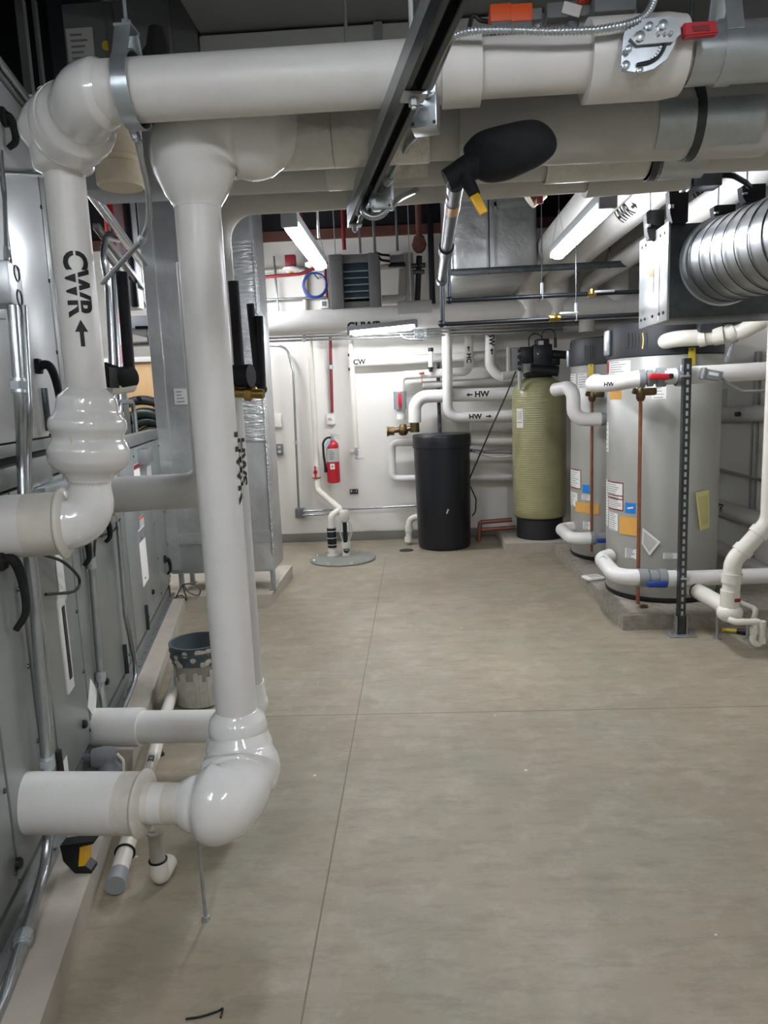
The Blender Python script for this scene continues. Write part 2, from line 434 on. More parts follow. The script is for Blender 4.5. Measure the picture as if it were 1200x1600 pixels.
# ================================================================== strip lamps
STRIP_G = 'white strip lamps hung on wires'
def strip_lamp(p0, p1, label, w=.085, wires=True, ceil=ZC):
    p0, p1 = V(p0), V(p1); c = (p0+p1)/2; a = (p1-p0).normalized(); up = V((0, 0, 1)); s = a.cross(up).normalized(); up = s.cross(a)
    R = basis(a, s, up); L = (p1-p0).length
    t = T('strip_lamp', label, 'lamp', c, STRIP_G)
    g = G(); g.box(c+up*.03, (L, w, .05), R, .008); g.box(p0+up*.012, (.03, w, .075), R, .006); g.box(p1+up*.012, (.03, w, .075), R, .006); t.part(g, 'housing', 'grey_plastic')
    g = G(); pts = [p0+a*.016, p1-a*.016]
    g.box(c-up*.012, (L-.06, w*.86, .055), R, .026, 3); t.part(g, 'diffuser', 'diffuser')
    if wires:
        for p in (p0+a*.08, p1-a*.08):
            g = G()
            for k in (-1, 1): g.sweep([p+s*(k*w*.45)+up*.05, p+up*.25, V((p.x, p.y, ceil))], .0016, 6)
            t.part(g, 'hanging_wire', 'wire')
    return t
strip_lamp((-.60, 3.80, 2.49), (-.60, 5.02, 2.49), 'lit strip lamp hung left of the unit heater, near end highest in the photo')
strip_lamp((.915, 3.55, 2.44), (.915, 4.77, 2.44), 'lit strip lamp hung under the large overhead heating pipes on the right')
strip_lamp(onY(545, 519, 7.25), onY(650, 508, 7.25), 'lit strip lamp running sideways under the lettered chilled water pipe', wires=False)
for i, (x, y, z) in enumerate([(-.6, -.2, 2.75), (.93, -.2, 2.75), (-3.3, 6.1, 2.8), (-1.72, 7.15, 2.75)]):  # last lamp is unseen, added to brighten the back-left wall
    strip_lamp((x, y-.61, z), (x, y+.61, z), ['strip lamp overhead behind the viewer, on the left', 'strip lamp overhead behind the viewer, on the right', 'strip lamp in the far left corner beyond the left unit', 'unseen strip lamp added behind the foil duct riser to brighten the back wall'][i])
# ================================================================== air handling unit on the left
ah = T('air_handler', 'long grey metal air handling unit on a concrete pad along the left', 'air handler', AP(1.0, -.5, .1))
def abox(g, s0, s1, o0, o1, z0, z1, bev=0):
    g.box(AP((s0+s1)/2, (o0+o1)/2, (z0+z1)/2), (s1-s0, o1-o0, z1-z0), AR, bev)
g = G(); abox(g, -3.0, 3.75, -1.6, -.06, .1, .2); abox(g, -3.0, 3.75, -.03, .0, .1, .175); abox(g, -3.0, 3.75, 0, .035, .1, .108)
for k in range(46):
    g.cyl(AP(-1.6+k*.118, .018, .108), AP(-1.6+k*.118, .018, .116), .007, seg=8)
ah.part(g, 'base_rail', 'ahu_frame')
# lower tier casing
g = G(); abox(g, -3.0, 3.75, -1.6, -.03, .2, 1.36); ah.part(g, 'lower_casing', 'ahu_gap')
g = G(); abox(g, -3.0, 1.62, -1.6, -.03, 1.36, 2.78); ah.part(g, 'upper_casing', 'ahu_gap')
g = G(); abox(g, -3.0, 3.76, -.06, .012, 1.36, 1.43, .004)
abox(g, -3.0, 1.62, -.06, .01, 1.46, 1.50, .003); abox(g, -3.0, 1.63, -1.6, .02, 2.74, 2.80, .006); abox(g, 1.58, 1.63, -1.6, .006, 1.43, 2.76, .004); ah.part(g, 'frame_rail', 'ahu_frame')
def screws(t, par, pts):
    for s, z in pts: g = G(); g.cyl(AP(s, .008, z), AP(s, .014, z), .009, .007, seg=8); t.part(g, 'screw', 'galv_dark', parent=par)
def panel(s0, s1, z0, z1, m, nm='door_panel', scr=True, bev=.006):
    g = G(); abox(g, s0+.008, s1-.008, -.03, .008, z0, z1, bev); o = ah.part(g, nm, m)
    if scr:
        k = max(3, int((z1-z0)/.22)); screws(ah, o, [(s1-.03, z0+.05+(z1-z0-.1)*i/(k-1)) for i in range(k)])
    return o
LOW = [-3.0, -1.2, -.02, .30, .47, .94, 1.22, 1.88, 2.10, 2.60, 3.20, 3.74]
lows = []
for a, b in zip(LOW, LOW[1:]):
    post = (b-a) < .25
    lows.append(panel(a, b, .205, 1.35, 'ahu_frame' if post else 'ahu_panel', 'corner_post' if post else 'door_panel', not post))
UP = [-3.0, -1.2, -.02, .587, 1.075, 1.14, 1.60]
for a, b in zip(UP, UP[1:]):
    post = (b-a) < .1
    panel(a, b, 1.505, 2.735, 'ahu_frame' if post else 'ahu_upper', 'corner_post' if post else 'upper_door_panel', not post)
g = G(); abox(g, .585, .592, .0, .012, 1.51, 2.73); abox(g, 1.05, 1.075, 0, .012, 1.51, 2.73, .003); ah.part(g, 'seam_trim', 'ahu_frame')
# handles
def pull(s, z, L, lab=None, curve=.06):
    g = G(); p = [AP(s, .01, z+L/2), AP(s, curve*.75, z+L/2), AP(s+.012, curve, z+L*.2), AP(s+.01, curve, z-L*.25), AP(s, curve*.45, z-L/2)]
    pp = smooth(p, 6)
    g.sweep(pp, lambda t, l: .017-.007*t, 10); g.box(AP(s, .014, z+L/2), (.05, .022, .055), AR, .006); ah.part(g, 'door_handle', 'foam_black', label=lab)
for px, py, L, c in ((60, 628, .26, .07), (3, 932, .22, .06), (122, 862, .13, .04), (157, 831, .11, .04), (256, 886, .12, .045), (2, 207, .1, .04)):
    s, z = onA(px, py); pull(s, z, L, None, c)
for px, py in ((22, 1350), (127, 1132), (162, 1065), (236, 925)):
    s, z = onA(px, py); g = G(); g.lathe(AP(s, .006, z), [(.018, 0), (.018, .012), (.012, .018), (0, .02)], AN, 14); ah.part(g, 'latch_knob', 'black_plastic')
for px, py in ((88, 1205), (192, 1030), (226, 965), (66, 640)):
    s, z = onA(px, py); g = G(); abox(g, s-.012, s+.012, .006, .02, z-.08, z+.08, .003); g.cyl(AP(s, .018, z-.08), AP(s, .018, z+.08), .009, seg=8); ah.part(g, 'hinge', 'galv_dark')
# viewing slot, hinges of the near door
s, z = onA(97, 1003); g = G(); abox(g, s-.045, s+.045, .006, .016, z-.2, z+.2, .003); o = ah.part(g, 'gauge_bezel', 'white_plastic')
g = G(); abox(g, s-.014, s+.02, .014, .019, z-.15, z+.14); ah.part(g, 'gauge_slot', 'black_plastic', parent=o)
# stickers and plates
def sticker(px, py, w, h, m='paper', n=4, rot=0, hdr=None):
    s, z = onA(px, py); a = AU*math.cos(rot)+V((0, 0, 1))*math.sin(rot); up = V((0, 0, 1))*math.cos(rot)-AU*math.sin(rot)
    c = AP(s, .0095, z); g = G(); g.box(c, (w, h, .002), basis(a, up, a.cross(up))); o = ah.part(g, 'sticker', m)
    if n:
        ln = lines_on(c, -a, up, w*.85, h*.7, n, .0016); ah.part(ln, 'small_print', 'print_grey', parent=o)
    if hdr:
        g = G(); g.box(c+up*(h*.38)+AN*.0014, (w*.98, h*.2, .001), basis(a, up, a.cross(up))); ah.part(g, 'sticker_header', hdr, parent=o)
sticker(90, 893, .09, .24, 'paper', 5); sticker(141, 1092, .13, .13, 'paper', 3, rad(45)); sticker(222, 868, .24, .36, 'paper', 8, 0, 'print_grey')
sticker(101, 1217, .05, .16, 'paper', 5); sticker(219, 815, .16, .07, 'paper_grey', 0, 0, 'orange'); sticker(212, 742, .22, .14, 'paper', 4, 0, 'red_dark'); sticker(232, 750, .20, .2, 'paper_grey', 4)
sticker(92, 777, .16, .035, 'orange', 0)
# sloped control tray beside the return pipe
s, z = onA(70, 768); g = G(); abox(g, s-.16, s+.17, 0, .05, z-.04, z+.03, .006); o = ah.part(g, 'control_tray', 'zinc')
g = G(); g.cyl(AP(s, .05, z), AP(s, .062, z), .013, .01, seg=12); ah.part(g, 'tray_knob', 'galv_dark', parent=o)
s, z = onA(60, 735); g = G(); abox(g, s-.14, s+.12, 0, .015, z-.05, z+.05, .004); ah.part(g, 'access_plate', 'ahu_panel')
# black control cable looping on the face
g = G(); P = [onA(*p) for p in ((55, 868), (80, 880), (103, 905), (98, 925), (58, 930))]
g.sweep(smooth([AP(s, .03+.02*math.sin(i*.8), z) for i, (s, z) in enumerate(P)]), .006, 8); single(g, 'control_cable', 'cable_black', 'short black cable looping from the left unit below the white pipe end', 'cable', AP(*[onA(55, 868)[0], 0, onA(55, 868)[1]]))
g = G(); P = [onA(*p) for p in ((178, 812), (170, 828), (150, 838), (139, 842), (136, 870))]
g.sweep(smooth([AP(s, .03, z) for s, z in P]), .006, 8); single(g, 'control_cable', 'cable_black', 'black cable sagging from the left unit behind the glossy pipe elbow', 'cable', AP(1.6, 0, 1.0))

# ---- electrical conduits running on and over the unit
def conduit(pts, r, label, fil=.12, m='emt', coup=(), cat='conduit', name='conduit', group=None, seg=12):
    pts = [V(p) for p in pts]
    t = T(name, label, cat, pts[0], group); g = G(); g.sweep(pts, r, seg, fil=fil); t.part(g, 'tube', m)
    for k in coup:
        L = [0]
        for a, b in zip(pts, pts[1:]): L.append(L[-1]+(b-a).length)
        d = k*L[-1]
        for i in range(len(pts)-1):
            if L[i] <= d <= L[i+1]:
                dr = (pts[i+1]-pts[i]).normalized(); c = pts[i]+dr*(d-L[i]); g = G(); g.cyl(c-dr*.022, c+dr*.022, r*1.3, seg=12); g.cyl(c-dr*.012, c+dr*.012, r*1.55, seg=6); t.part(g, 'coupling', 'zinc'); break
    return t
def ap(px, py, off): s, z = onA(px, py, off); return AP(s, off, z)
conduit([ap(20, 478, .09), ap(32, 640, .09), ap(34, 700, .05), ap(37, 800, .05), ap(55, 960, .05), ap(78, 1235, .05), ap(73, 1350, .05), ap(8, 1560, .06), ap(-30, 1640, .06)], .017, 'shiny conduit dropping from the grey junction box and bending along the pad edge', .15, coup=(.1, .62, .86))
conduit([ap(37, 478, .10), ap(46, 640, .10), ap(44, 700, .07), ap(44, 790, .06), ap(62, 960, .045), ap(70, 1010, .045), ap(84, 1245, .02)], .011, 'thin conduit beside the shiny conduit below the grey junction box', .1)
conduit([ap(138, 850, .03), ap(145, 900, .03), ap(158, 1070, .03), ap(163, 1105, .03)], .016, 'conduit running straight down the middle doors of the left unit', .05, coup=(.12, .8))
conduit([ap(184, 815, .04), ap(196, 960, .04), ap(211, 1035, .05), ap(212, 1060, .05), ap(192, 1110, .06), ap(176, 1150, .07)], .013, 'thin conduit curving out at the foot of the far doors of the left unit', .12)
# junction box
jb = T('junction_box', 'grey square junction box mounted on the left unit beside the stencilled pipe', 'box', ap(15, 478, .05))
s, z = onA(16, 447, .07); g = G(); abox(g, s-.07, s+.06, .012, .09, z-.062, z+.066, .004); jb.part(g, 'box_body', 'galv')
g = G(); abox(g, s-.08, s+.1, .008, .016, z-.09, z-.055, .002); jb.part(g, 'bracket', 'galv')
for k in (-.035, .04):
    g = G(); g.torus(AP(s+.01, .091, z+k), .024, .003, AN, n=20, seg=6); jb.part(g, 'knockout', 'galv_dark')
conduit([ap(11, 418, .06), ap(7, 300, .06), ap(1, 235, .06)], .007, 'thin rod conduit rising from the top of the grey junction box', .05, coup=(.12,))
conduit([ap(-5, 270, .04), ap(70, 273, .04)], .008, 'short horizontal rod across the upper left panels', 0)
# long conduit along the top edge of the unit, and the strut rack it rides on
conduit([AP(-.3, -.04, 2.84), AP(1.2, -.04, 2.83), AP(4.3, -.04, 2.72)], .026, 'thick conduit running along the top edge of the left unit', .05, coup=(.4,))
conduit([AP(-.3, .035, 2.78), AP(1.2, .035, 2.75), AP(4.2, .035, 2.64)], .012, 'thin conduit just below the thick one on the top edge of the left unit', .05)
rk = T('strut_rack', 'slotted strut arms with conduit clamps beyond the stencilled pipe on the left', 'rack', AP(2.4, -.1, 2.2))
for i, (pa, pb) in enumerate((((150, 350), (226, 452)), ((160, 385), (232, 480)))):
    a, b = ap(*pa, -.15-.1*i), ap(*pb, -.15-.1*i); a2 = (b-a).normalized(); R = basis(a2, AN, a2.cross(AN))
    g = G(); g.box((a+b)/2, ((b-a).length, .042, .012), R, .002); g.box((a+b)/2+AN*.018+a2.cross(AN)*.015, ((b-a).length, .006, .035), R); g.box((a+b)/2-AN*.018+a2.cross(AN)*.015, ((b-a).length, .006, .035), R); rk.part(g, 'strut', 'galv')
for px, py in ((172, 366), (200, 385)):
    g = G(); c = ap(px, py, -.12); g.box(c, (.05, .05, .03), AR, .004); g.cyl(c+V((0, 0, .01)), c+V((0, 0, .05)), .008, seg=8); rk.part(g, 'clamp', 'zinc')
conduit([ap(176, 820, -.1), ap(178, 640, -.1), ap(168, 440, -.1), ap(160, 400, -.1), ap(165, 370, -.1), ap(185, 375, -.1)], .02, 'vertical conduit just right of the stencilled pipe, bending over at the rack', .12)
conduit([ap(190, 700, -.15), ap(184, 560, -.15), ap(176, 420, -.15)], .02, 'second vertical conduit behind the bent one beside the stencilled pipe', .1)
# condensate trap and small pipes at the foot of the unit
tp = T('drain_trap', 'grey drain trap fitting under the near white branch pipe at the pad edge', 'trap', AP(.9, .1, .1))
c = onY(165, 1185, 2.75); g = G(); g.lathe(c+V((-.06, 0, 0)), [(.025, 0), (.04, .005), (.045, .05), (.04, .09), (.025, .1)], (1, .2, 0), 18); g.cyl(c-V((.12, .0, 0)), c, .02); g.lathe(c+V((.01, 0, -.08)), [(.05, 0), (.055, .03), (.035, .06), (.03, .09)], seg=16); tp.part(g, 'trap_body', 'grey_box')
g = G(); g.sweep([c+V((.05, 0, .02)), c+V((.075, 0, -.01)), c+V((.07, 0, -.06)), c+V((.05, 0, -.08))], .006, 8, fil=.03); tp.part(g, 'tube_loop', 'pvc')
# ================================================================== insulated pipes in the foreground
def bulge(r, R, col=None, n=2):
    """radius along an elbow cover: collar, fat half, crease, fat half, collar"""
    c = col or r*1.12
    P = [(0, c), (.07, c), (.10, c*1.02), (.2, R*.92), (.31, R), (.42, R*.93), (.5, R*.80), (.58, R*.93), (.69, R), (.8, R*.92), (.90, c*1.02), (.93, c), (1, c)]
    def f(t, l):
        for (a, x), (b, y) in zip(P, P[1:]):
            if a <= t <= b: k = (t-a)/(b-a); k = k*k*(3-2*k); return x+(y-x)*k
        return c
    return f
def prof(P):
    """smooth radius curve through (fraction, radius) pairs"""
    n = len(P); mt = []
    for i in range(n):
        if i == 0 or i == n-1: mt.append(0)
        else:
            d0 = (P[i][1]-P[i-1][1])/(P[i][0]-P[i-1][0]); d1 = (P[i+1][1]-P[i][1])/(P[i+1][0]-P[i][0])
            mt.append(0 if d0*d1 <= 0 else 2*d0*d1/(d0+d1))
    def f(t, l):
        for i in range(n-1):
            (a, x), (b, y) = P[i], P[i+1]
            if a <= t <= b:
                h = b-a; k = (t-a)/h
                return x*(1+2*k)*(1-k)**2+mt[i]*h*k*(1-k)**2+y*k*k*(3-2*k)+mt[i+1]*h*k*k*(k-1)
        return P[-1][1]
    return f
def elbow_pts(a, b, c, R, n=30): return resample(fillet([a, b, c], R, 20), .008)
X1, Z1 = V((1, 0, 0)), V((0, 0, 1))
# ---- pipe A: chilled water return, out of the unit, up, and across the top
A_R = .057
aBot = onY(135, 600, 2.21); aV = V((aBot.x, 2.21, 0))
def aAt(z): return V((aV.x, aV.y, z))
zel = onY(130, 815, 2.2).z; zb = onY(135, 690, 2.2).z
cw = T('chilled_water_pipe', 'white insulated pipe stencilled CWR rising beside the left unit and crossing the top', 'pipe', aAt(zel-.1))
yc = 1.98; zc = 2.405
lA = AP((aV-B0).dot(AU), 0, zel)
dirA = (aAt(zel)-V((lA.x, lA.y, zel))); dirA = dirA.normalized()
pl = aAt(zel)
# branch into the unit
g = G(); e0 = pl-dirA*.10; e1 = onLine(95, 815, pl-dirA, pl)
g = G(); g.sweep([pl-dirA*.5, e1], .098, 32); cw.part(g, 'branch_jacket', 'jacket', ang=50)
g = G(); g.sweep(resample([e1-dirA*.004, e1+dirA*.022], .003), prof([(0, .100), (.3, .110), (.6, .112), (1, .098)]), 36); cw.part(g, 'end_lip', 'pvc', label='raised cream lip at the branch end', ang=70)
g = G(); g.sweep([e1-dirA*.10, e1-dirA*.006], .0985, 36); cw.part(g, 'grimy_band', 'jacket_aged', label='grimy band on the branch end')
zv0, zv1 = onY(140, 742, 2.2).z, onY(140, 606, 2.2).z
def aLow(z):
    k = max(0, min(1, (zv1-z)/(zv1-zel))); return aAt(z)-X1*(.030*k)
pl2 = aLow(zel)
g = G(); pts = resample(fillet([e1+dirA*.01, pl2, aLow(zel+.2)], .075, 20), .006); g.sweep(pts, prof([(0, .085), (.15, .082), (.4, .072), (.7, .062), (1, .059)]), 36); cw.part(g, 'lower_elbow_cover', 'jacket_gloss', label='glossy lower elbow cover', ang=60)
g = G(); zq = onY(130, 768, 2.2).z; g.sweep([aLow(zq), aLow(zv0+.02)], .0625, 36); cw.part(g, 'elbow_collar', 'jacket_aged', label='grimy collar above the lower elbow')
g = G(); g.sweep(resample([aLow(zv0-.02), aAt(zv1)], .004), prof([(0, .066), (.07, .078), (.16, .108), (.25, .121), (.33, .122), (.41, .114), (.47, .106), (.52, .109), (.59, .116), (.66, .113), (.73, .098), (.77, .093), (.8, .092), (.9, .086), (.96, .07), (1, .058)]), 44); vc = cw.part(g, 'valve_cover', 'jacket_gloss', label='double bulged glossy valve cover', ang=60)
g = G(); zc_ = zv0+(zv1-zv0)*.5
for k in range(7):
    zz_ = zv0+(zv1-zv0)*(.12+.1*k); 
g.box(aLow(zc_)+V((-.004, -.108, 0)), (.004, .006, .06), bev=.001); cw.part(g, 'cover_seam', 'jacket_aged', parent=vc)
g = G(); g.sweep([aAt(zv1-.01), aAt(onY(105, 258, 2.2).z)], A_R, 32); cw.part(g, 'riser_jacket', 'jacket', ang=50)
# top elbow (two glossy shells) turning toward the run along x
zk = lambda py: onY(105, py, 2.2).z
dq = V((.70, -.714, 0)); eC = V((aV.x, aV.y, zc-.015))
g = G(); g.sweep(resample([aAt(zk(272)), aAt(zk(140))], .004), prof([(0, A_R), (.07, .082), (.12, .086), (.3, .089), (.35, .096), (.45, .109), (.55, .112), (.66, .104), (.8, .085), (1, .05)]), 44)
g.sweep(resample(fillet([aAt(zk(190)), eC, eC+dq*.16], .11, 16), .006), .090, 40)
pr = [eC+dq*.03, eC+dq*.23, V((aV.x+.245, yc, zc))]
g.sweep(resample(fillet([eC-dq*.0, eC+dq*.13, V((aV.x+.19, yc+.015, zc)), V((aV.x+.255, yc, zc))], .1, 10), .004), prof([(0, .085), (.12, .103), (.26, .113), (.42, .106), (.5, .092), (.54, .086), (.6, .088), (.9, .086), (.95, .08), (1, .073)]), 44)
cw.part(g, 'top_elbow_cover', 'jacket_gloss', label='glossy bulged top elbow cover', ang=70)
xa = aV.x+.23; x1 = onY(690, 130, yc).x; x2 = onY(750, 125, yc).x; x3 = onY(915, 110, yc).x; x4 = onY(1062, 100, yc).x
def cx_(x): return V((x, yc, zc))
g = G(); g.sweep([cx_(xa), cx_(x1+.02)], .0745, 32); g.sweep([cx_(x2-.01), cx_(x3+.02)], .068, 32); cw.part(g, 'run_jacket', 'jacket', ang=50)
g = G(); g.sweep([cx_(x1), cx_(x2)], .085, 32); cw.part(g, 'sleeve', 'jacket', label='wider white sleeve right of the strut')
g = G(); g.sweep([cx_(x3), cx_(x4-.04), cx_(x4)], [.094, .094, .088], 32); cw.part(g, 'valve_sleeve', 'jacket', label='wide white sleeve round the butterfly valve')
g = G(); g.sweep([cx_(x4-.01), cx_(2.745)], .062, 32); cw.part(g, 'end_jacket', 'jacket_shaded')
g = G(); g.half_shell(cx_(onY(1072, 95, yc).x), cx_(1.35), .066, .003, (0, -.5, -.6), 4.2); cw.part(g, 'insulation_shield', 'zinc')
g = wrap_text('CWR', .092, aAt(onY(125, 446, 2.2).z), (0, 0, -1), (.5, -1, 0), A_R, sx=.86); cw.part(g, 'stencil_lettering', 'black_ink', label='black stencil reading CWR')
b = bmesh.new(); arrow(b, 0, .078, .036, -1); slice_y(b, .008, -.03, .03)
zz = onY(145, 522, 2.2).z
f = V((.5, -1, 0)).normalized(); upx = f.cross(V((0, 0, -1)))
for v in b.verts:
    th = v.co.y/A_R; v.co = aAt(zz)+V((0, 0, -1))*v.co.x+(f*math.cos(th)+upx*math.sin(th))*(A_R+.0015)
g = G(); g.merge(b); cw.part(g, 'stencil_arrow', 'black_ink')
# hanger strap on the run near the elbow
hg = T('pipe_hanger', 'zinc clevis hanger holding the white overhead pipe beside its top elbow', 'hanger', cx_(onY(205, 150, yc).x))
hx = onY(207, 150, yc).x
g = G(); g.lathe(cx_(hx)-X1*.02, [(.088, 0), (.088, .04), (.0925, .04), (.0925, 0)], (1, 0, 0), 36); g.box(cx_(hx)+V((0, -.047, .10)), (.04, .004, .10), M3.Rotation(-.45, 3, 'X'), .001); g.box(cx_(hx)+V((0, .047, .10)), (.04, .004, .10), M3.Rotation(.45, 3, 'X'), .001); g.box(cx_(hx)+V((0, 0, .145)), (.045, .06, .006)); hg.part(g, 'strap', 'zinc')
g = G(); g.cyl(cx_(hx)+Z1*.12, V((hx, yc, ZC)), .005, seg=8); g.cyl(cx_(hx)+Z1*.145, cx_(hx)+Z1*.165, .013, seg=6); hg.part(g, 'rod', 'zinc')
hg = T('pipe_hanger', 'zinc clevis hanger on the overhead pipe at the right, behind the red lever', 'hanger', cx_(onY(1130, 90, yc).x))
hx = onY(1130, 95, yc).x
g = G(); g.lathe(cx_(hx)-X1*.02, [(.068, 0), (.068, .04), (.0725, .04), (.0725, 0)], (1, 0, 0), 36); g.box(cx_(hx)+V((0, -.045, .11)), (.04, .004, .18), M3.Rotation(-.3, 3, 'X'), .001); g.box(cx_(hx)+V((0, .045, .11)), (.04, .004, .18), M3.Rotation(.3, 3, 'X'), .001); hg.part(g, 'strap', 'zinc')
g = G(); g.cyl(cx_(hx)+Z1*.15, V((hx, yc, ZC)), .005, seg=8); g.cyl(cx_(hx)+Z1*.185, cx_(hx)+Z1*.205, .013, seg=6); hg.part(g, 'rod', 'zinc')
# ---- pipe B: second riser, floor elbow to overhead run
B_R = .067; bV = onY(339, 715, 2.22); bX = bV.x
def bAt(z): return V((bX, 2.22, z))
hb = T('heating_water_pipe', 'white insulated riser with a bulged floor elbow, stencilled letters on its far side', 'pipe', bAt(.2))
zb0 = .392; by = 2.04
pL = AP((V((bX, by, 0))-B0).dot(AU), 0, zb0)
dB = V((bX-.02, by, zb0))-V((AP(.12, 0, 0).x, AP(.12, 0, 0).y, zb0)); dB.normalize()
pB = V((bX-.015, by, zb0-.01))
qa, qb = onLine(80, 1280, pB-dB, pB), onLine(219, 1272, pB-dB, pB); qc = onLine(283, 1268, pB-dB, pB)
g = G(); g.sweep([qa-dB*.12, qb], .094, 32); hb.part(g, 'branch_jacket', 'jacket', ang=50)
g = G(); g.sweep(resample([qb-dB*.004, qb+dB*.018], .003), prof([(0, .095), (.3, .103), (.6, .104), (1, .09)]), 36); hb.part(g, 'end_lip', 'jacket_aged', label='raised cream lip at the branch end', ang=70)
g = G(); g.sweep([qb-dB*.06, qb-dB*.004], .0945, 36); hb.part(g, 'grimy_band', 'jacket_aged', label='grimy band on the branch end')
g = G(); g.sweep([qb, qc], .062, 32); hb.part(g, 'neck_jacket', 'jacket_aged', ang=50)
g = G(); g.sweep([qb.lerp(qc, .3), qb.lerp(qc, .62)], .0628, 32); hb.part(g, 'white_band', 'jacket', label='clean white wrap on the neck')
# lower elbow pair
pts = resample(fillet([qc-dB*.005, pB+dB*.035, V((bX+.012, 2.19, zb0+.03)), bAt(zb0+.18)], .12, 16), .006)
g = G(); g.sweep(pts, prof([(0, .066), (.05, .078), (.1, .086), (.13, .087), (.18, .11), (.25, .124), (.32, .122), (.40, .110), (.47, .108), (.55, .122), (.63, .130), (.71, .124), (.8, .104), (1, .08)]), 40); hb.part(g, 'floor_elbow_cover', 'jacket_gloss', label='glossy bulged elbow cover near the floor', ang=70)
z0 = onY(372, 1195, 2.2).z; z1 = onY(372, 1112, 2.2).z
g = G(); g.sweep(resample([bAt(z0-.02), bAt(z1)], .005), prof([(0, .085), (.15, .094), (.38, .110), (.55, .100), (.62, .094), (.7, .096), (.84, .091), (.93, .078), (1, .068)]), 36); hb.part(g, 'collar_cover', 'jacket_gloss', label='glossy collar above the floor elbow', ang=70)
g = G(); g.sweep([bAt(z1-.02), bAt(2.24)], B_R, 32); hb.part(g, 'riser_jacket', 'jacket', ang=50)
p1y, p1z = 2.30, 2.375
pts = resample(fillet([bAt(2.17), bAt(2.40), V((bX+.32, p1y, p1z))], .12, 16), .006)
g = G(); g.sweep(pts, prof([(0, .069), (.08, .09), (.2, .118), (.32, .138), (.45, .13), (.55, .125), (.68, .134), (.8, .12), (.9, .085), (1, .078)]), 40); hb.part(g, 'top_elbow_cover', 'jacket_gloss', label='glossy bulged top elbow cover', ang=70)
g = G(); g.sweep([V((bX+.28, p1y, p1z)), V((.44, p1y, p1z-.01)), V((2.745, p1y, p1z-.03))], .078, 32); hb.part(g, 'run_jacket', 'jacket_shaded', ang=50)
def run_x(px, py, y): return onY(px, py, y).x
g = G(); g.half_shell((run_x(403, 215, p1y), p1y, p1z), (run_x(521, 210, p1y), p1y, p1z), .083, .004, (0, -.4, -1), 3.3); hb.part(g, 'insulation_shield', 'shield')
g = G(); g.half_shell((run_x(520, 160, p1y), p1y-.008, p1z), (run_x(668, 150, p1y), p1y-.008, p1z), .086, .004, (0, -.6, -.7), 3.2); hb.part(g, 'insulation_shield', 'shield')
g = G(); g.sweep([(x1+.06, p1y, p1z-.01), (onY(1195, 170, p1y).x, p1y, p1z-.025)], .098, 32); hb.part(g, 'wide_jacket', 'jacket_shaded', label='wider grey white jacket in shade')
g = G(); g.half_shell((run_x(1014, 180, p1y), p1y, p1z-.02), (run_x(1172, 180, p1y), p1y, p1z-.02), .099, .003, (0, -1, -.35), 1.3); hb.part(g, 'insulation_shield', 'zinc')
g = wrap_text('HWR', .085, bAt(onY(370, 730, 2.2).z)+Z1*.0, (0, 0, -1), (1, .12, 0), B_R, sx=1.1); hb.part(g, 'stencil_lettering', 'black_ink')
fl = onZ(322, 1437, 0)
sp = T('pipe_support', 'thin steel support rod standing on the floor under the bulged floor elbow', 'support', fl)
g = G(); g.cyl((fl.x, fl.y, 0), (fl.x-.005, fl.y+.005, .27), .006, seg=10); sp.part(g, 'rod', 'galv')
g = G(); g.cyl((fl.x, fl.y, 0), (fl.x, fl.y, .012), .015, .012, seg=6); sp.part(g, 'nut', 'galv')
# ---- pipe C behind B
cy_ = 2.92; cV = onY(345, 700, cy_); cX = onY(366, 800, cy_).x
hs = T('heating_water_pipe', 'white insulated pipe close behind the bulged riser, with its own low branch to the unit', 'pipe', (cX, cy_, .2))
zc0 = onY(335, 1135, cy_).z
dC = (V((cX, cy_, 0))-AP((V((cX, cy_, 0))-B0).dot(AU), 0, 0)); dC.z = 0; dC = V((1, -.02, 0)).normalized()
pC = V((cX, cy_, zc0)); ca, cb2 = onLine(147, 1140, pC-dC, pC), onLine(222, 1138, pC-dC, pC)
g = G(); g.sweep([ca-dC*.1, cb2], .083, 32); hs.part(g, 'branch_jacket', 'jacket', ang=50)
g = G(); g.sweep([cb2-dC*.01, pC-dC*.12], .07, 32); hs.part(g, 'neck_jacket', 'jacket', ang=50)
g = G(); g.sweep(resample(fillet([pC-dC*.14, pC, pC+Z1*.2], .1, 14), .008), bulge(.07, .085, .074), 32); hs.part(g, 'low_elbow_cover', 'jacket_gloss', ang=60)
p3z = 2.385
g = G(); g.sweep(resample(fillet([pC+Z1*.18, V((cX, cy_, p3z)), V((cX+.4, cy_, p3z))], .16, 14), .05), .066, 32); g.sweep([(cX+.38, cy_, p3z), (onY(1072, 262, cy_).x, cy_, p3z+.02)], .066, 32); hs.part(g, 'pipe_jacket', 'jacket_shaded', ang=50)
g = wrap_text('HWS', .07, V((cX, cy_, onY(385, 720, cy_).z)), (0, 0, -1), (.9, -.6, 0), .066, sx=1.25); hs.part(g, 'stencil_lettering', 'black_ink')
g = G(); g.sweep([(onY(914, 268, cy_).x, cy_, p3z+.012), (onY(1072, 262, cy_).x, cy_, p3z+.02)], .082, 32); hs.part(g, 'wide_jacket', 'jacket_shaded')
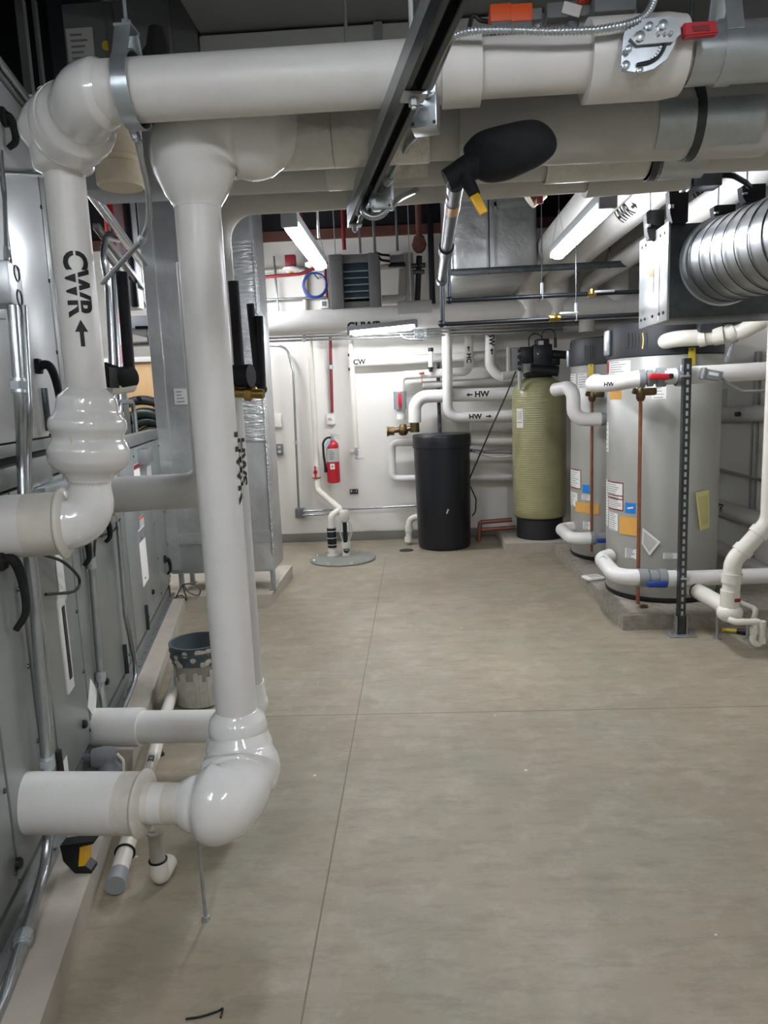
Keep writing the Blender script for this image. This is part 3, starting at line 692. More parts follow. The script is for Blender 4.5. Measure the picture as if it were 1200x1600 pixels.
# ---- run P2 between them overhead
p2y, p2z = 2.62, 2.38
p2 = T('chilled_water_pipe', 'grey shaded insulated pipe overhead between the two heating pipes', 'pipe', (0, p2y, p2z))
g = G(); g.sweep([(onY(330, 270, p2y).x, p2y, p2z), (2.745, p2y, p2z-.03)], .066, 32); p2.part(g, 'run_jacket', 'jacket_shaded', ang=50)
g = G(); g.half_shell((run_x(511, 250, p2y), p2y, p2z), (run_x(667, 250, p2y), p2y, p2z), .069, .002, (0, -.5, -1), 3.3); p2.part(g, 'insulation_shield', 'shield')
g = G(); g.half_shell((run_x(851, 245, p2y), p2y, p2z-.015), (run_x(1008, 240, p2y), p2y, p2z-.015), .07, .002, (0, -.5, -1), 3.3); p2.part(g, 'insulation_shield', 'shield')
g = G(); g.half_shell((run_x(1028, 225, p2y), p2y, p2z-.02), (run_x(1096, 222, p2y), p2y, p2z-.02), .072, .003, (0, -.8, -.5), 2.2); p2.part(g, 'insulation_shield', 'zinc')
# clevis straps on the runs at the right
for nm, px, py, y, z, r, lab in (('pipe_hanger', 1078, 150, p1y, p1z-.02, .101, 'thin steel strap hanger round the wide shaded overhead pipe'), ('pipe_hanger', 1017, 225, p2y, p2z-.02, .073, 'thin steel strap hanger round the lower shaded overhead pipe')):
    x = onY(px, py, y).x; t = T(nm, lab, 'hanger', (x, y, z))
    g = G(); g.lathe((x-.012, y, z), [(r, 0), (r, .024), (r+.004, .024), (r+.004, 0)], (1, 0, 0), 32); t.part(g, 'strap', 'galv_dark')
    g = G(); g.cyl((x, y, z+r), (x, y, ZC), .005, seg=8); t.part(g, 'rod', 'galv_dark')
# ---- grey shaded pipe into the lower tier, further back
gy = 3.62; gz = onY(240, 772, gy).z; gs = onA(166, 772)[0]; ga = AP(gs, .02, gz)
gp = T('branch_pipe', 'shaded white insulated pipe leaving the left unit behind the glossy elbow', 'pipe', ga)
gx = onY(333, 770, gy+.1).x
g = G(); g.sweep(fillet([ga, V((gx, gy+.1, gz)), V((gx, gy+.1, 2.3))], .14, 10), .092, 28); gp.part(g, 'pipe_jacket', 'jacket_shaded', ang=50)
g = G(); e = onLine(176, 772, ga, V((gx, gy+.1, gz))); d = (V((gx, gy+.1, gz))-ga).normalized(); g.sweep([ga, e, e+d*.012], [.105, .105, .112], 28); gp.part(g, 'end_cuff', 'jacket_aged', label='aged cuff with a lip')
# ---- condensate drains along the pad
dp = T('drain_pipe', 'white plastic drain pipe running back along the pad, capped toward the viewer', 'pipe', onZ(180, 1395, .0))
a = onZ(181, 1380, .045); b = onZ(283, 1035, .1)
b = a+(b-a).normalized()*2.2
g = G(); g.sweep([a+(b-a).normalized()*.03, b], .030, 20); dp.part(g, 'tube', 'pvc')
g = G(); dd = (b-a).normalized(); g.sweep([a-dd*.012, a+dd*.05], .034, 20); dp.part(g, 'end_cap', 'grey_plastic', label='grey end cap')
g = G(); e = a+dd*.16; g.torus(e, .033, .004, dd, n=20, seg=6); dp.part(g, 'clamp_ring', 'iron')
g = wrap_text('ICE', .035, onLine(236, 1195, a, b), -dd, (.2, -.5, 1), .030, gap=False); dp.part(g, 'stencil_lettering', 'black_ink')
bp = onZ(246, 1395, .0); vd = T('drain_pipe', 'short vertical plastic drain stub under the neck of the bulged elbow', 'pipe', bp)
bb = V((bp.x, bp.y+.03, 0)); zt = onY(250, 1300, bb.y).z
g = G(); g.sweep([bb+Z1*.075, bb+Z1*zt], .025, 20); g.cyl(bb+V((-.04, 0, zt-.005)), bb+V((0, 0, zt-.005)), .008); vd.part(g, 'tube', 'pvc_grime')
g = G(); g.sweep(fillet([bb+Z1*.1, bb+Z1*.032, bb+V((.0, .09, .03))], .03, 8), .030, 20); vd.part(g, 'elbow', 'pvc')
g = G(); g.torus(bb+Z1*.1, .028, .004, (0, 0, 1), n=20, seg=6); vd.part(g, 'clamp_ring', 'iron')
g = G(); c = onZ(253, 1180, 0.0); g.cyl((c.x, c.y, 0), (c.x, c.y, .12), .006, seg=8); g.cyl((c.x, c.y, 0), (c.x, c.y, .01), .014, seg=8); single(g, 'floor_pin', 'iron_grey', 'small steel pin standing on the floor beside the long drain pipe', 'pin', c)
# tool hanging under the near branch: yellow and black
tl = T('tape_measure', 'black and yellow hand tool on the pad under the near white branch', 'tool', onZ(122, 1370, .1))
c = onZ(122, 1365, .1); 
g = G(); g.prism([c+V((-.05, 0, .10)), c+V((.06, 0, .115)), c+V((.062, 0, .105)), c+V((.02, 0, .095)), c+V((.012, 0, .04)), c+V((.045, 0, .012)), c+V((.045, 0, 0)), c+V((-.01, 0, .0)), c+V((-.045, 0, .045))], (0, .045, 0)); tl.part(g, 'body', 'black_plastic')
g = G(); g.prism([c+V((.018, -.004, .095)), c+V((.034, -.004, .1)), c+V((.026, -.004, .03)), c+V((.006, -.004, .028))], (0, .053, 0)); tl.part(g, 'trigger', 'yellow', label='yellow trigger')
# bucket
bc = onZ(303, 1104, 0); bc = V((bc.x+.02, 3.72, 0))
bk = T('bucket', 'dirty grey plastic bucket on the floor behind the tall riser', 'bucket', bc)
zs = .335; g = G(); g.lathe(bc, [(.12, 0), (.125, .005), (.138, zs-.09)], seg=40); bk.part(g, 'bucket_wall', 'bucket_pale')
g = G(); g.lathe(bc, [(.138, zs-.1), (.141, zs-.1), (.143, zs-.07), (.150, zs-.07), (.150, zs-.062), (.144, zs-.06), (.146, zs-.035), (.152, zs-.033), (.152, zs-.026), (.146, zs-.024), (.147, zs-.002), (.153, zs), (.153, zs+.006), (.141, zs+.006), (.138, zs-.09), (.12, .02), (0, .015)], seg=40); bk.part(g, 'rim', 'bucket', label='dark ribbed rim')
random.seed(3)
g = G()
for k in range(16):
    th = rad(200+random.random()*150); z = zs-.09+random.random()*.08; r = .1475
    g.ball(bc+V((r*math.cos(th), r*math.sin(th), z)), (.012+.012*random.random(), .004, .008+.01*random.random()), M3.Rotation(th+PI/2, 3, 'Z'), 8, 6)
bk.part(g, 'plaster_splash', 'plaster')
g = G()
for k in range(13):
    th = rad(205+k*9); h = .17+.03*math.sin(k*1.7); r = .137
    g.box(bc+V((r*math.cos(th), r*math.sin(th), h/2+.01)), (.024, .006, h), M3.Rotation(th+PI/2, 3, 'Z'), .002)
bk.part(g, 'plaster_coat', 'plaster', label='plaster crust low on the side')
# riser of sheet-foil duct on legs
dz = onY(410, 894, 5.6).z; dl = onY(246, 700, 5.6).x; dr = onY(424, 800, 5.6).x
du = T('air_duct', 'tall foil wrapped rectangular duct riser on legs behind the white risers', 'duct', ((dl+dr)/2, 5.8, 0))
g = G(); g.box(((dl+dr)/2, 5.8, (dz+3.3)/2), (dr-dl, .4, 3.3-dz), bev=.03, seg=3); du.part(g, 'duct_wrap', 'foil')
g = G(); g.box((dr-.14, 5.598, 2.05), (.26, .012, 1.5), bev=.004); g.box((dr-.004, 5.63, 1.6), (.014, .10, 2.4), bev=.004); du.part(g, 'knit_wrap', 'foil_knit', label='bright knitted foil wrap')
g = G(); g.box(((dl+dr)/2, 5.597, .55), (dr-dl+.004, .008, .09)); g.box((dl+.06, 5.594, 1.8), (.09, .008, 3.0)); g.box(((dl+dr)/2-.12, 5.5925, 1.55), (.012, .008, 2.6)); du.part(g, 'tape_seam', 'foil')
for x, y in ((dr-.03, 5.64), (dl+.08, 5.66), (dl+.08, 5.94), (dr-.3, 5.94)):
    g = G(); g.box((x, y, (dz+.12)/2), (.036, .036, dz-.09), bev=.003); g.box((x, y, .106), (.06, .06, .01)); du.part(g, 'leg', 'galv')
g = G(); c = (dl+.22, 5.595, 1.67); g.box(c, (.1, .004, .12)); ds = du.part(g, 'sticker', 'paper_grey'); ln = lines_on(V(c), X1, Z1, .08, .1, 4, .003); du.part(ln, 'small_print', 'print_grey', parent=ds)
# foam covered gauge arms on the risers
def foam_valve(name, label, base, cap_w, arms, m='foam'):
    t = T(name, label, 'valve', base); base = V(base)
    g = G(); g.sweep([base+V((-cap_w/2, 0, 0)), base+V((cap_w/2, -.02, 0))], .043, 18); t.part(g, 'foam_cover', m)
    for (dx, dy, h) in arms:
        g = G(); g.sweep([base+V((dx, dy, .01)), base+V((dx, dy, h))], .020, 14); t.part(g, 'foam_sleeve', m)
    g = G(); g.lathe(base+V((-.04, -.02, -.065)), [(.02, 0), (.028, .01), (.03, .03), (.022, .05)], seg=14); g.cyl(base+V((-.03, -.02, -.06)), base+V((.09, -.03, -.07)), .018); g.cyl(base+V((.02, -.03, -.065)), base+V((.045, -.03, -.07)), .026, seg=6); t.part(g, 'valve_body', 'brass', label='brass valve body')
    return t
p = onY(376, 588, 2.75); h1 = onY(374, 440, 2.75).z-p.z
foam_valve('balancing_valve', 'black foam cover with one tall sleeve on the pipe right of the bulged riser', p, .09, [(.0, -.01, h1)], 'foam')
p = onY(402, 606, 3.0); t = T('balancing_valve', 'pair of slim black foam sleeves and a brass valve on the foil duct side', 'valve', p)
for px0, py0, px1, py1 in ((404, 600, 391, 475), (410, 608, 405, 494)):
    a, b = onY(px0, py0, 3.0), onY(px1, py1, 3.0); g = G(); g.sweep([a, b], .016, 14); g.ball(a, .02, u=14, v=10); t.part(g, 'foam_sleeve', 'foam')
a = onY(378, 610, 2.95); b = onY(404, 613, 2.98); g = G(); g.cyl(a, b, .014, seg=10); g.cyl(a+V((.02, 0, -.012)), a+V((.02, 0, .015)), .024, seg=6); g.ball(a+V((.045, 0, 0)), .02, u=12, v=8); t.part(g, 'valve_body', 'brass', label='brass valve body')
p = onY(185, 592, 2.55); t = T('balancing_valve', 'black foam valve cover with a tall sleeve beside the stencilled pipe', 'valve', p)
g = G(); g.sweep([onY(160, 578, 2.5), onY(185, 592, 2.55), onY(206, 588, 2.6)], [.03, .042, .038], 16); g.prism([onY(158, 570, 2.46), onY(170, 574, 2.44), onY(172, 606, 2.44), onY(155, 602, 2.46)], (0, .08, 0)); t.part(g, 'foam_cover', 'foam_black')
g = G(); g.sweep([onY(203, 590, 2.6), onY(190, 425, 2.6)], .020, 14); t.part(g, 'foam_sleeve', 'foam')
g = G(); g.cyl(onY(168, 603, 2.5)-Z1*.01, onY(205, 598, 2.6)-Z1*.01, .024, seg=14); t.part(g, 'valve_ring', 'pvc')
# ================================================================== overhead, near
# plenum and duct sections behind and above the pipe rack
ox = onY(312, 80, 3.25).x
g = G(); g.box((ox+.9, 3.75, 2.91), (1.8, 1.0, .42), bev=.01)
od = T('air_duct', 'large pale flat sided duct crossing high behind the overhead pipe rack', 'duct', (ox+1.05, 3.75, 2.7)); od.part(g, 'duct_body', 'duct_pale')
for xq in (-.1, .5): g = G(); g.box((xq, 3.245, 2.91), (.035, .012, .42)); od.part(g, 'standing_seam', 'duct_dark')
g = G(); g.box((ox+1.75, 3.0, 3.33), (3.5, 2.6, .40), bev=.01)
od = T('air_duct', 'dark grey duct spanning the very top of the picture', 'duct', (ox+1.75, 3.0, 3.13)); od.part(g, 'duct_body', 'duct_dark')
# flat grey unit hanging above the left
lx0, lx1 = onY(104, 100, 3.3).x, onY(308, 100, 3.3).x
zb = onY(215, 293, 3.3).z
hu = T('overhead_plenum', 'grey sheet metal plenum box hanging high behind the top elbow, with a white label', 'plenum', ((lx0+lx1)/2, 3.7, zb))
g = G(); g.box(((lx0+lx1)/2, 3.42, (zb+3.3)/2), (lx1-lx0, .24, 3.3-zb), bev=.008); hu.part(g, 'casing', 'duct_dark')
g = G(); xs = onY(176, 60, 3.3).x
g.box((xs, 3.29, (zb+3.3)/2), (.03, .02, 3.25-zb), bev=.003); g.box((onY(292, 60, 3.3).x, 3.285, (zb+3.3)/2), (.11, .03, 3.25-zb), bev=.005); g.box((onY(270, 60, 3.3).x, 3.28, (zb+3.3)/2), (.012, .03, 3.25-zb)); hu.part(g, 'seam_rib', 'ahu_frame')
c = onY(127, 82, 3.296); g = G(); g.box(c, (.115, .004, .19)); lb = hu.part(g, 'label_plate', 'paper_grey')
ln = lines_on(c, X1, Z1, .1, .16, 7, .003); g2 = ln; g2.box(c+V((.0, -.003, -.035)), (.014, .001, .014)); hu.part(g2, 'small_print', 'print_grey', parent=lb)
c = onY(167, 72, 3.296); g = G(); g.lathe(c, [(.02, 0), (.02, .004)], (0, -1, 0), 18); hu.part(g, 'yellow_dot', 'yellow_tag')
# dark cabinet and upright left of it
g = G(); c = onY(30, 60, 3.6); g.box((c.x-.5, 4.2, 3.42), (1.2, 1.0, .9), bev=.01); dk = T('overhead_cabinet', 'dark cabinet side in the upper left corner behind the unit', 'cabinet', (c.x-.5, 4.2, 2.97)); dk.part(g, 'casing', 'iron')
for px in (33, 55):
    g = G(); a = onY(px, 0, 3.4); b = onY(px+12, 150, 3.4); g.box((a+b)/2, (.035 if px < 40 else .012, .03, (a-b).length), M3.Rotation(0, 3, 'Y')); dk.part(g, 'upright', 'ahu_frame')
# beige insulated stub
a = onY(183, 215, 3.05); g = G(); g.lathe((a.x, 3.05, onY(180, 294, 3.05).z), [(.085, 0), (.095, .01), (.095, .085), (.085, .09), (.085, .11), (.095, .115), (.095, .3)], seg=32)
g2 = g; single(g2, 'insulated_stub', 'beige', 'beige canvas wrapped pipe stub hanging below the plenum behind the top elbow', 'pipe', (a.x, 3.05, 2.4))
# black foam covered valve with bracket beside the clevis
p = onY(245, 75, 2.25); fv = T('foam_covered_valve', 'black foam covered valve stem standing above the overhead pipe near the hanger', 'valve', onY(247, 112, 2.25))
g = G(); g.sweep([onY(249, 114, 2.25), onY(247, 75, 2.25), onY(244, 44, 2.25)], [.03, .034, .022], 16); g.ball(onY(238, 88, 2.25), .03, u=14, v=10); fv.part(g, 'foam_cover', 'foam_black')
g = G(); g.sweep(fillet([onY(210, 60, 2.2), onY(208, 85, 2.2), onY(215, 107, 2.2), onY(238, 104, 2.2)], .05, 6), .008, 10); fv.part(g, 'stem', 'bronze')
# flexible conduit dropping from the hanger to the rack
conduit([onY(206, 197, 2.05), onY(213, 215, 2.05), onY(232, 300, 2.15), onY(234, 345, 2.2), onY(222, 375, 2.3), onY(160, 442, 2.6)], .0085, 'thin conduit hooking down from the hanger bolt and swinging left to the rack', .2, coup=(.03, .48))
conduit([onY(208, 193, 2.05), onY(262, 191, 2.3)], .005, 'thin dark rod poking out sideways below the clevis hanger', 0, m='iron')
# black rag of foam under the pipe
g = G(); g.ball(onY(396, 178, 2.15), (.03, .02, .015)); single(g, 'foam_scrap', 'foam_black', 'small black foam scrap tucked under the overhead pipe right of the top bulge', 'foam', onY(396, 178, 2.15))
# ---- double strut running toward the viewer under the rack
zs_ = 2.262
sA = onZ(703, 0, zs_); sB = onZ(552, 345, zs_); sd = (sB-sA).normalized(); sA = sA-sd*.8
sn = sd.cross(Z1).normalized(); SRm = basis(sd, sn, sd.cross(sn)); SL = (sB-sA).length
st = T('strut_channel', 'long dark double strut channel running overhead toward the viewer under the pipes', 'strut', (sA+sB)/2)
g = G(); mid = (sA+sB)/2
g.box(mid+Z1*.02, (SL, .046, .004), SRm)
for k in (-1, 1):
    g.box(mid+sn*(k*.0215)+Z1*.0, (SL, .003, .041), SRm); g.box(mid+sn*(k*.016)-Z1*.02, (SL, .009, .003), SRm); g.box(mid+sn*(k*.0115)-Z1*.0155, (SL, .0025, .009), SRm)
st.part(g, 'lower_channel', 'galv_dark')
g = G(); m2 = mid+Z1*.043
for k in (-1, 1): g.box(m2+sn*(k*.0215), (SL, .003, .041), SRm)
g.box(m2+Z1*.02, (SL, .046, .003), SRm); st.part(g, 'upper_channel', 'galv')
for dd in (.04, 1.2):
    g = G(); q = sB-sd*dd; g.cyl(q-Z1*.05, V((q.x, q.y, 3.13)), .006, seg=8); g.box(q-Z1*.026, (.05, .05, .006), SRm); g.cyl(q-Z1*.045, q-Z1*.03, .011, seg=6); st.part(g, 'hanger_rod', 'galv')
def jbox(c, w, d, h, label, R=None, group=None):
    t = T('junction_box', label, 'box', V(c)-Z1*h/2, group); c = V(c)
    R = R or M3.Identity(3)
    g = G(); g.box(c, (w, d, h), R, .004); t.part(g, 'box_body', 'zinc')
    for k in (-.25, .22): g = G(); g.lathe(c+R @ V((0, -d/2, h*k)), [(w*.24, 0), (w*.24, .0015), (w*.2, .002), (0, .002)], R @ V((0, -1, 0)), 20); t.part(g, 'knockout', 'galv')
    for x in (-.4, .4):
        for z in (-.42, .42): g = G(); g.cyl(c+R @ V((w*x, -d/2+.001, h*z)), c+R @ V((w*x, -d/2-.003, h*z)), .004, seg=8); t.part(g, 'screw', 'galv_dark')
    return t
RS = basis(-sn*-1, sd, Z1)
jbox(onY(664, 168, 1.95), .066, .07, .115, 'square galvanised junction box hung on the right of the dark strut', M3.Rotation(-.15, 3, 'Z'))
jbox(onY(597, 307, 2.5), .07, .05, .085, 'square galvanised junction box near the far end of the dark strut', M3.Rotation(-.15, 3, 'Z'))
conduit([onY(712, -30, 1.45), onY(702, 60, 1.6), onY(668, 142, 1.9)], .011, 'thin conduit beside the dark strut running down to the first junction box', .1, coup=(.97,))
conduit([onY(662, 200, 2.05), onY(640, 222, 2.2), onY(604, 285, 2.45)], .011, 'thin conduit between the two boxes on the dark strut', .1, coup=(.95,))
conduit([onY(606, 325, 2.5), onY(596, 338, 2.5), onY(578, 340, 2.5), onY(566, 330, 2.5), onY(574, 312, 2.55)], .011, 'short conduit loop curling under the far junction box', .05)
conduit([onY(610, 322, 2.5), onY(625, 310, 2.6), onY(650, 298, 2.8)], .012, 'short conduit leaving the far junction box toward the right', .04)
g = G(); c = onY(690, 75, 1.72); g.box(c, (.03, .004, .05), SRm); single(g, 'red_tag', 'red_dark', 'small red tag on the conduit beside the dark strut', 'tag', c)
# spiral armoured cable
mc = T('armoured_cable', 'bright ribbed armoured cable draped along the top of the overhead pipe', 'cable', onY(700, 60, 1.85))
pts = fillet([onY(698, 66, 1.9), onY(712, 53, 1.87), onY(745, 47, 1.85), onY(800, 47, 1.85), onY(860, 49, 1.85), onY(930, 47, 1.85), onY(985, 38, 1.85), onY(1012, 24, 1.88), onY(1026, -10, 1.9)], .12, 6)
pts = resample(pts, .0022)
g = G(); g.sweep(pts, [.0095 if i % 4 < 2 else .0068 for i in range(len(pts))], 10); mc.part(g, 'ribbed_sheath', 'zinc', ang=80)
# pair of orange relay boxes
for i, (px, pw, lab) in enumerate(((779, 40, 'left one of two orange topped relays on the overhead pipe'), (808, 34, 'right one of two orange topped relays on the overhead pipe'))):
    c = onY(px+2 if i == 0 else px+5, 28, 2.1); t = T('relay_actuator', lab, 'actuator', c-Z1*.07)
    ww = .056; g = G(); g.box(c, (ww, .06, .044), bev=.004); t.part(g, 'orange_cover', 'orange', label='orange cover')
    g = G(); g.box(c-Z1*.034, (ww*.96, .058, .026), bev=.003); g.lathe(c-Z1*.075, [(.022, 0), (.02, .03)], seg=14); t.part(g, 'grey_base', 'grey_box')
c = onY(750, 32, 2.15); g = G(); g.sweep(fillet([c+V((.05, 0, -.01)), c, c+V((-.02, 0, .02)), c+V((-.03, 0, -.02))], .02, 5), .006, 8); single(g, 'relay_wire', 'cable_black', 'black wire loop left of the orange topped relays', 'cable', c)
# actuators at the right of them
c = onY(905, 24, 2.2); t = T('valve_actuator', 'grey valve actuator with white paper scrap above the overhead pipe', 'actuator', c-Z1*.05)
g = G(); g.box(c, (.19, .08, .04), bev=.005); g.box(c+V((-.12, 0, -.0)), (.03, .05, .03), bev=.003); g.cyl(c-Z1*.07+V((-.02, 0, 0)), c+V((-.02, 0, 0)), .02, seg=12); t.part(g, 'body', 'grey_box')
g = G(); g.box(c+V((-.03, -.045, -.005)), (.05, .006, .03), M3.Rotation(.3, 3, 'Y'), .002); t.part(g, 'paper_scrap', 'paper')
c = onY(955, 8, 2.16); t = T('valve_actuator', 'grey actuator with orange corner and white plate at the top edge', 'actuator', c-Z1*.04)
g = G(); g.box(c, (.11, .09, .07), bev=.005); t.part(g, 'body', 'grey_box')
g = G(); g.box(c+V((-.075, 0, .02)), (.03, .08, .03), bev=.003); t.part(g, 'orange_cover', 'orange', label='orange corner')
g = G(); g.box(c+V((0, -.047, .005)), (.07, .003, .02)); pl_ = t.part(g, 'plate', 'paper_grey'); t.part(lines_on(c+V((0, -.0475, .005)), X1, Z1, .06, .016, 2, .002), 'small_print', 'print_grey', parent=pl_)
# butterfly valve dial and lever
vc = onY(1013, 70, 1.86); bf = T('valve_dial', 'zinc butterfly valve quadrant plate with notched lever on the white sleeve', 'valve', vc)
def vp(px, py, d=0.0): return onY(px, py, 1.86-d)
poly = [(974, 57), (980, 40), (1000, 29), (1050, 25), (1060, 30), (1063, 45), (1054, 70), (1042, 92), (1022, 107), (1003, 113), (996, 117), (990, 112), (972, 110), (970, 102)]
g = G(); g.prism([vp(*p) for p in poly], (0, .008, 0)); bf.part(g, 'quadrant_plate', 'zinc')
g = G(); arc = [(1040, 68), (1036, 80), (1028, 90), (1015, 97), (995, 101)]
g.sweep(fillet([vp(*p, .006) for p in arc], .05, 4), .004, 8); bf.part(g, 'stop_arc', 'galv_dark')
g = G(); g.prism([vp(x, y, .012) for x, y in ((985, 59), (992, 50), (1048, 38), (1060, 34), (1064, 52), (1052, 65), (996, 70))], (0, .006, 0)); bf.part(g, 'lever_plate', 'galv')
g = G()
for x, y, r in ((999, 58, .012), (1014, 42, .009), (1035, 40, .011), (982, 77, .008), (977, 103, .010), (999, 111, .008), (1028, 54, .005), (1038, 55, .004), (1047, 54, .005)): g.lathe(vp(x, y, .012), [(r, 0), (r, .007), (r*.5, .009), (0, .009)], (0, -1, 0), 8)
for k in range(8):
    th = rad(20+k*9); q = vp(1000+34*math.cos(th), 62+34*math.sin(th), .003); g.cyl(q, q+V((0, -.002, 0)), .003, seg=6)
bf.part(g, 'bolt_set', 'zinc')
g = G(); g.cyl(vc+V((-.02, .012, 0)), V((vc.x-.02, yc, vc.z)), .02, seg=14); bf.part(g, 'stem', 'galv_dark')
rl = T('valve_lever', 'red lever grip pointing right from the butterfly valve', 'lever', onY(1095, 45, 1.85))
q = [(1068, 35), (1120, 31), (1123, 52), (1070, 57)]
g = G(); g.prism([onY(x, y, 1.84) for x, y in q], (0, .022, 0)); bmesh.ops.bevel(g.b, geom=g.b.edges[:], offset=.003, segments=2, affect='EDGES'); rp = rl.part(g, 'grip', 'red')
g = G(); g.prism([onY(x, y, 1.838) for x, y in ((1082, 40), (1108, 38), (1110, 47), (1084, 49))], (0, .002, 0)); rl.part(g, 'grip_recess', 'red_dark', parent=rp)
# big foam covered valve with yellow handle, and the gas pipes it feeds
bc_ = onY(800, 240, 2.08)
fb = T('foam_valve', 'large black foam bag over a valve with a yellow handle, under the overhead pipes', 'valve', onY(720, 285, 2.1))
q = [(724, 238), (730, 222), (750, 207), (790, 196), (820, 190), (842, 191), (860, 203), (870, 222), (866, 240), (848, 256), (815, 272), (790, 281), (765, 284), (748, 279), (738, 268)]
qq = [V((x, y, 0)) for x, y in q]; q = []
for i in range(len(qq)):
    a_, b_, c_, d_ = qq[i-1], qq[i], qq[(i+1) % len(qq)], qq[(i+2) % len(qq)]
    for k in range(4):
        t_ = k/4; p_ = .5*((2*b_)+(c_-a_)*t_+(2*a_-5*b_+4*c_-d_)*t_*t_+(3*b_-a_-3*c_+d_)*t_**3); q.append((p_.x, p_.y))
g = G(); n_ = len(q); C0 = V((0, 0, 0)); ring = [onY(x, y, 2.08) for x, y in q]
for p in ring: C0 += p/n_
for sgn, yy in ((-1, 2.08-.035), (1, 2.08+.05)):
    pass
lay = []
for f, dy in ((.0, -.05), (.55, -.048), (.85, -.036), (.97, -.018), (1.0, 0), (.97, .02), (.85, .04), (.5, .055), (.0, .058)):
    lay.append([g.b.verts.new(C0+(p-C0)*f+V((0, dy, 0))) for p in ring] if f > 0 else [g.b.verts.new(C0+V((0, dy, 0)))])
for A_, B_ in zip(lay, lay[1:]):
    for k in range(n_):
        k2 = (k+1) % n_
        if len(A_) == 1: g.b.faces.new((A_[0], B_[k], B_[k2]))
        elif len(B_) == 1: g.b.faces.new((A_[k], A_[k2], B_[0]))
        else: g.b.faces.new((A_[k], A_[k2], B_[k2], B_[k]))
fb.part(g, 'foam_bag', 'foam', ang=70)
g = G(); g.sweep([onY(760, 248, 2.08), onY(733, 262, 2.08), onY(697, 283, 2.08)], [.042, .036, .03], 18); g.sweep([onY(722, 268, 2.07), onY(742, 305, 2.05)], [.022, .016], 14); fb.part(g, 'foam_neck', 'foam', ang=60)
g = G(); a, b = onY(739, 302, 2.05), onY(756, 334, 2.04); ax = (b-a).normalized(); R = basis(ax, V((0, 1, 0)), ax.cross(V((0, 1, 0)))); g.box((a+b)/2, ((b-a).length, .008, .026), R, .004, 3); fb.part(g, 'handle', 'yellow', label='yellow handle')
g = G(); g.sweep(fillet([onY(700, 284, 2.05), onY(694, 298, 2.05), onY(700, 312, 2.1)], .02, 5), .003, 8); fb.part(g, 'tie_wire', 'wire')
# gas pipe: from the valve back along the room, then down and across the trapeze
ga_, gb_ = onY(712, 287, 2.35), onY(690, 438, 4.9)
gt = T('gas_pipe', 'dark steel gas pipe running back from the foam bag, dropping and turning right low', 'pipe', gb_)
dn = onY(690, 506, 6.1); zz1 = dn.z
gmid = V((onY(690, 440, 6.1).x, 6.1, onY(690, 440, 6.1).z))
g = G(); g.sweep([ga_, ga_.lerp(gb_, .52)], .026, 16); g.sweep([ga_.lerp(gb_, .5), gb_], .026, 16); gt.part(g, 'upper_pipe', 'iron_grey')
g = G(); k0 = ga_.lerp(gb_, .5); dd = (gb_-ga_).normalized(); g.cyl(k0-dd*.08, k0+dd*.08, .036, seg=14); g.cyl(gb_-dd*.12, gb_+dd*.02, .036, seg=14); g.ball(gb_, .035); gt.part(g, 'union', 'iron_grey')
g = G(); k0 = ga_.lerp(gb_, .12); g.cyl(k0-dd*.07, k0+dd*.07, .0275, seg=14); gt.part(g, 'yellow_band', 'amber', label='yellow lettered band')
g = G(); g.sweep(fillet([gb_, V((gb_.x, 4.9, onY(690, 507, 4.9).z)), onY(1003, 491, 4.9)], .03, 5), .014, 12); g.ball(onY(690, 506, 4.9), .024); gt.part(g, 'lower_pipe', 'iron')
c = onY(868, 497, 4.88); g = G(); g.cyl(c-X1*.04, c+X1*.03, .022, seg=12); g.cyl(c+V((.0, -.02, 0)), c+V((.0, -.02, .03)), .012, seg=8); va = gt.part(g, 'brass_valve', 'brass', label='brass valve'); g = G(); g.box(c+V((.08, -.025, .025)), (.12, .01, .014), bev=.004); gt.part(g, 'valve_handle', 'zinc', parent=va)
g2t = T('gas_pipe', 'second dark steel gas pipe, dropping beside the first and crossing in front of it higher', 'pipe', onY(703, 470, 5.0))
g = G(); g.sweep(fillet([onY(703, 320, 5.0), onY(701, 470, 5.0), onY(1006, 455, 5.0)], .03, 5), .014, 12); g.ball(onY(702, 469, 5.0), .025); g2t.part(g, 'pipe_run', 'iron')
c = onY(931, 459, 4.98); g = G(); g.cyl(c-X1*.05, c+X1*.0, .022, seg=12); g.cyl(c+V((-.03, -.02, 0)), c+V((-.03, -.02, .03)), .012, seg=8); va = g2t.part(g, 'brass_valve', 'brass', label='brass valve'); g = G(); g.box(c+V((.05, -.025, .01)), (.13, .01, .016), bev=.004); g2t.part(g, 'valve_handle', 'zinc', parent=va)
for px, y, zt, zb_, lab in ((847, 5.0, 300, 464, 'thin rod with a split ring holding the higher gas pipe'), (900, 4.9, 430, 496, 'thin rod with a split ring holding the lower gas pipe')):
    a = onY(px, zb_, y); t = T('hanger_rod', lab, 'hanger', a); g = G(); g.cyl(a, V((a.x, a.y, ZC)), .004, seg=8); t.part(g, 'rod', 'galv_dark'); g = G(); g.cyl(a+Z1*.02, a+Z1*.09, .010, seg=8); g.torus(a, .02, .004, (1, 0, 0), n=16, seg=6); t.part(g, 'split_ring', 'zinc')
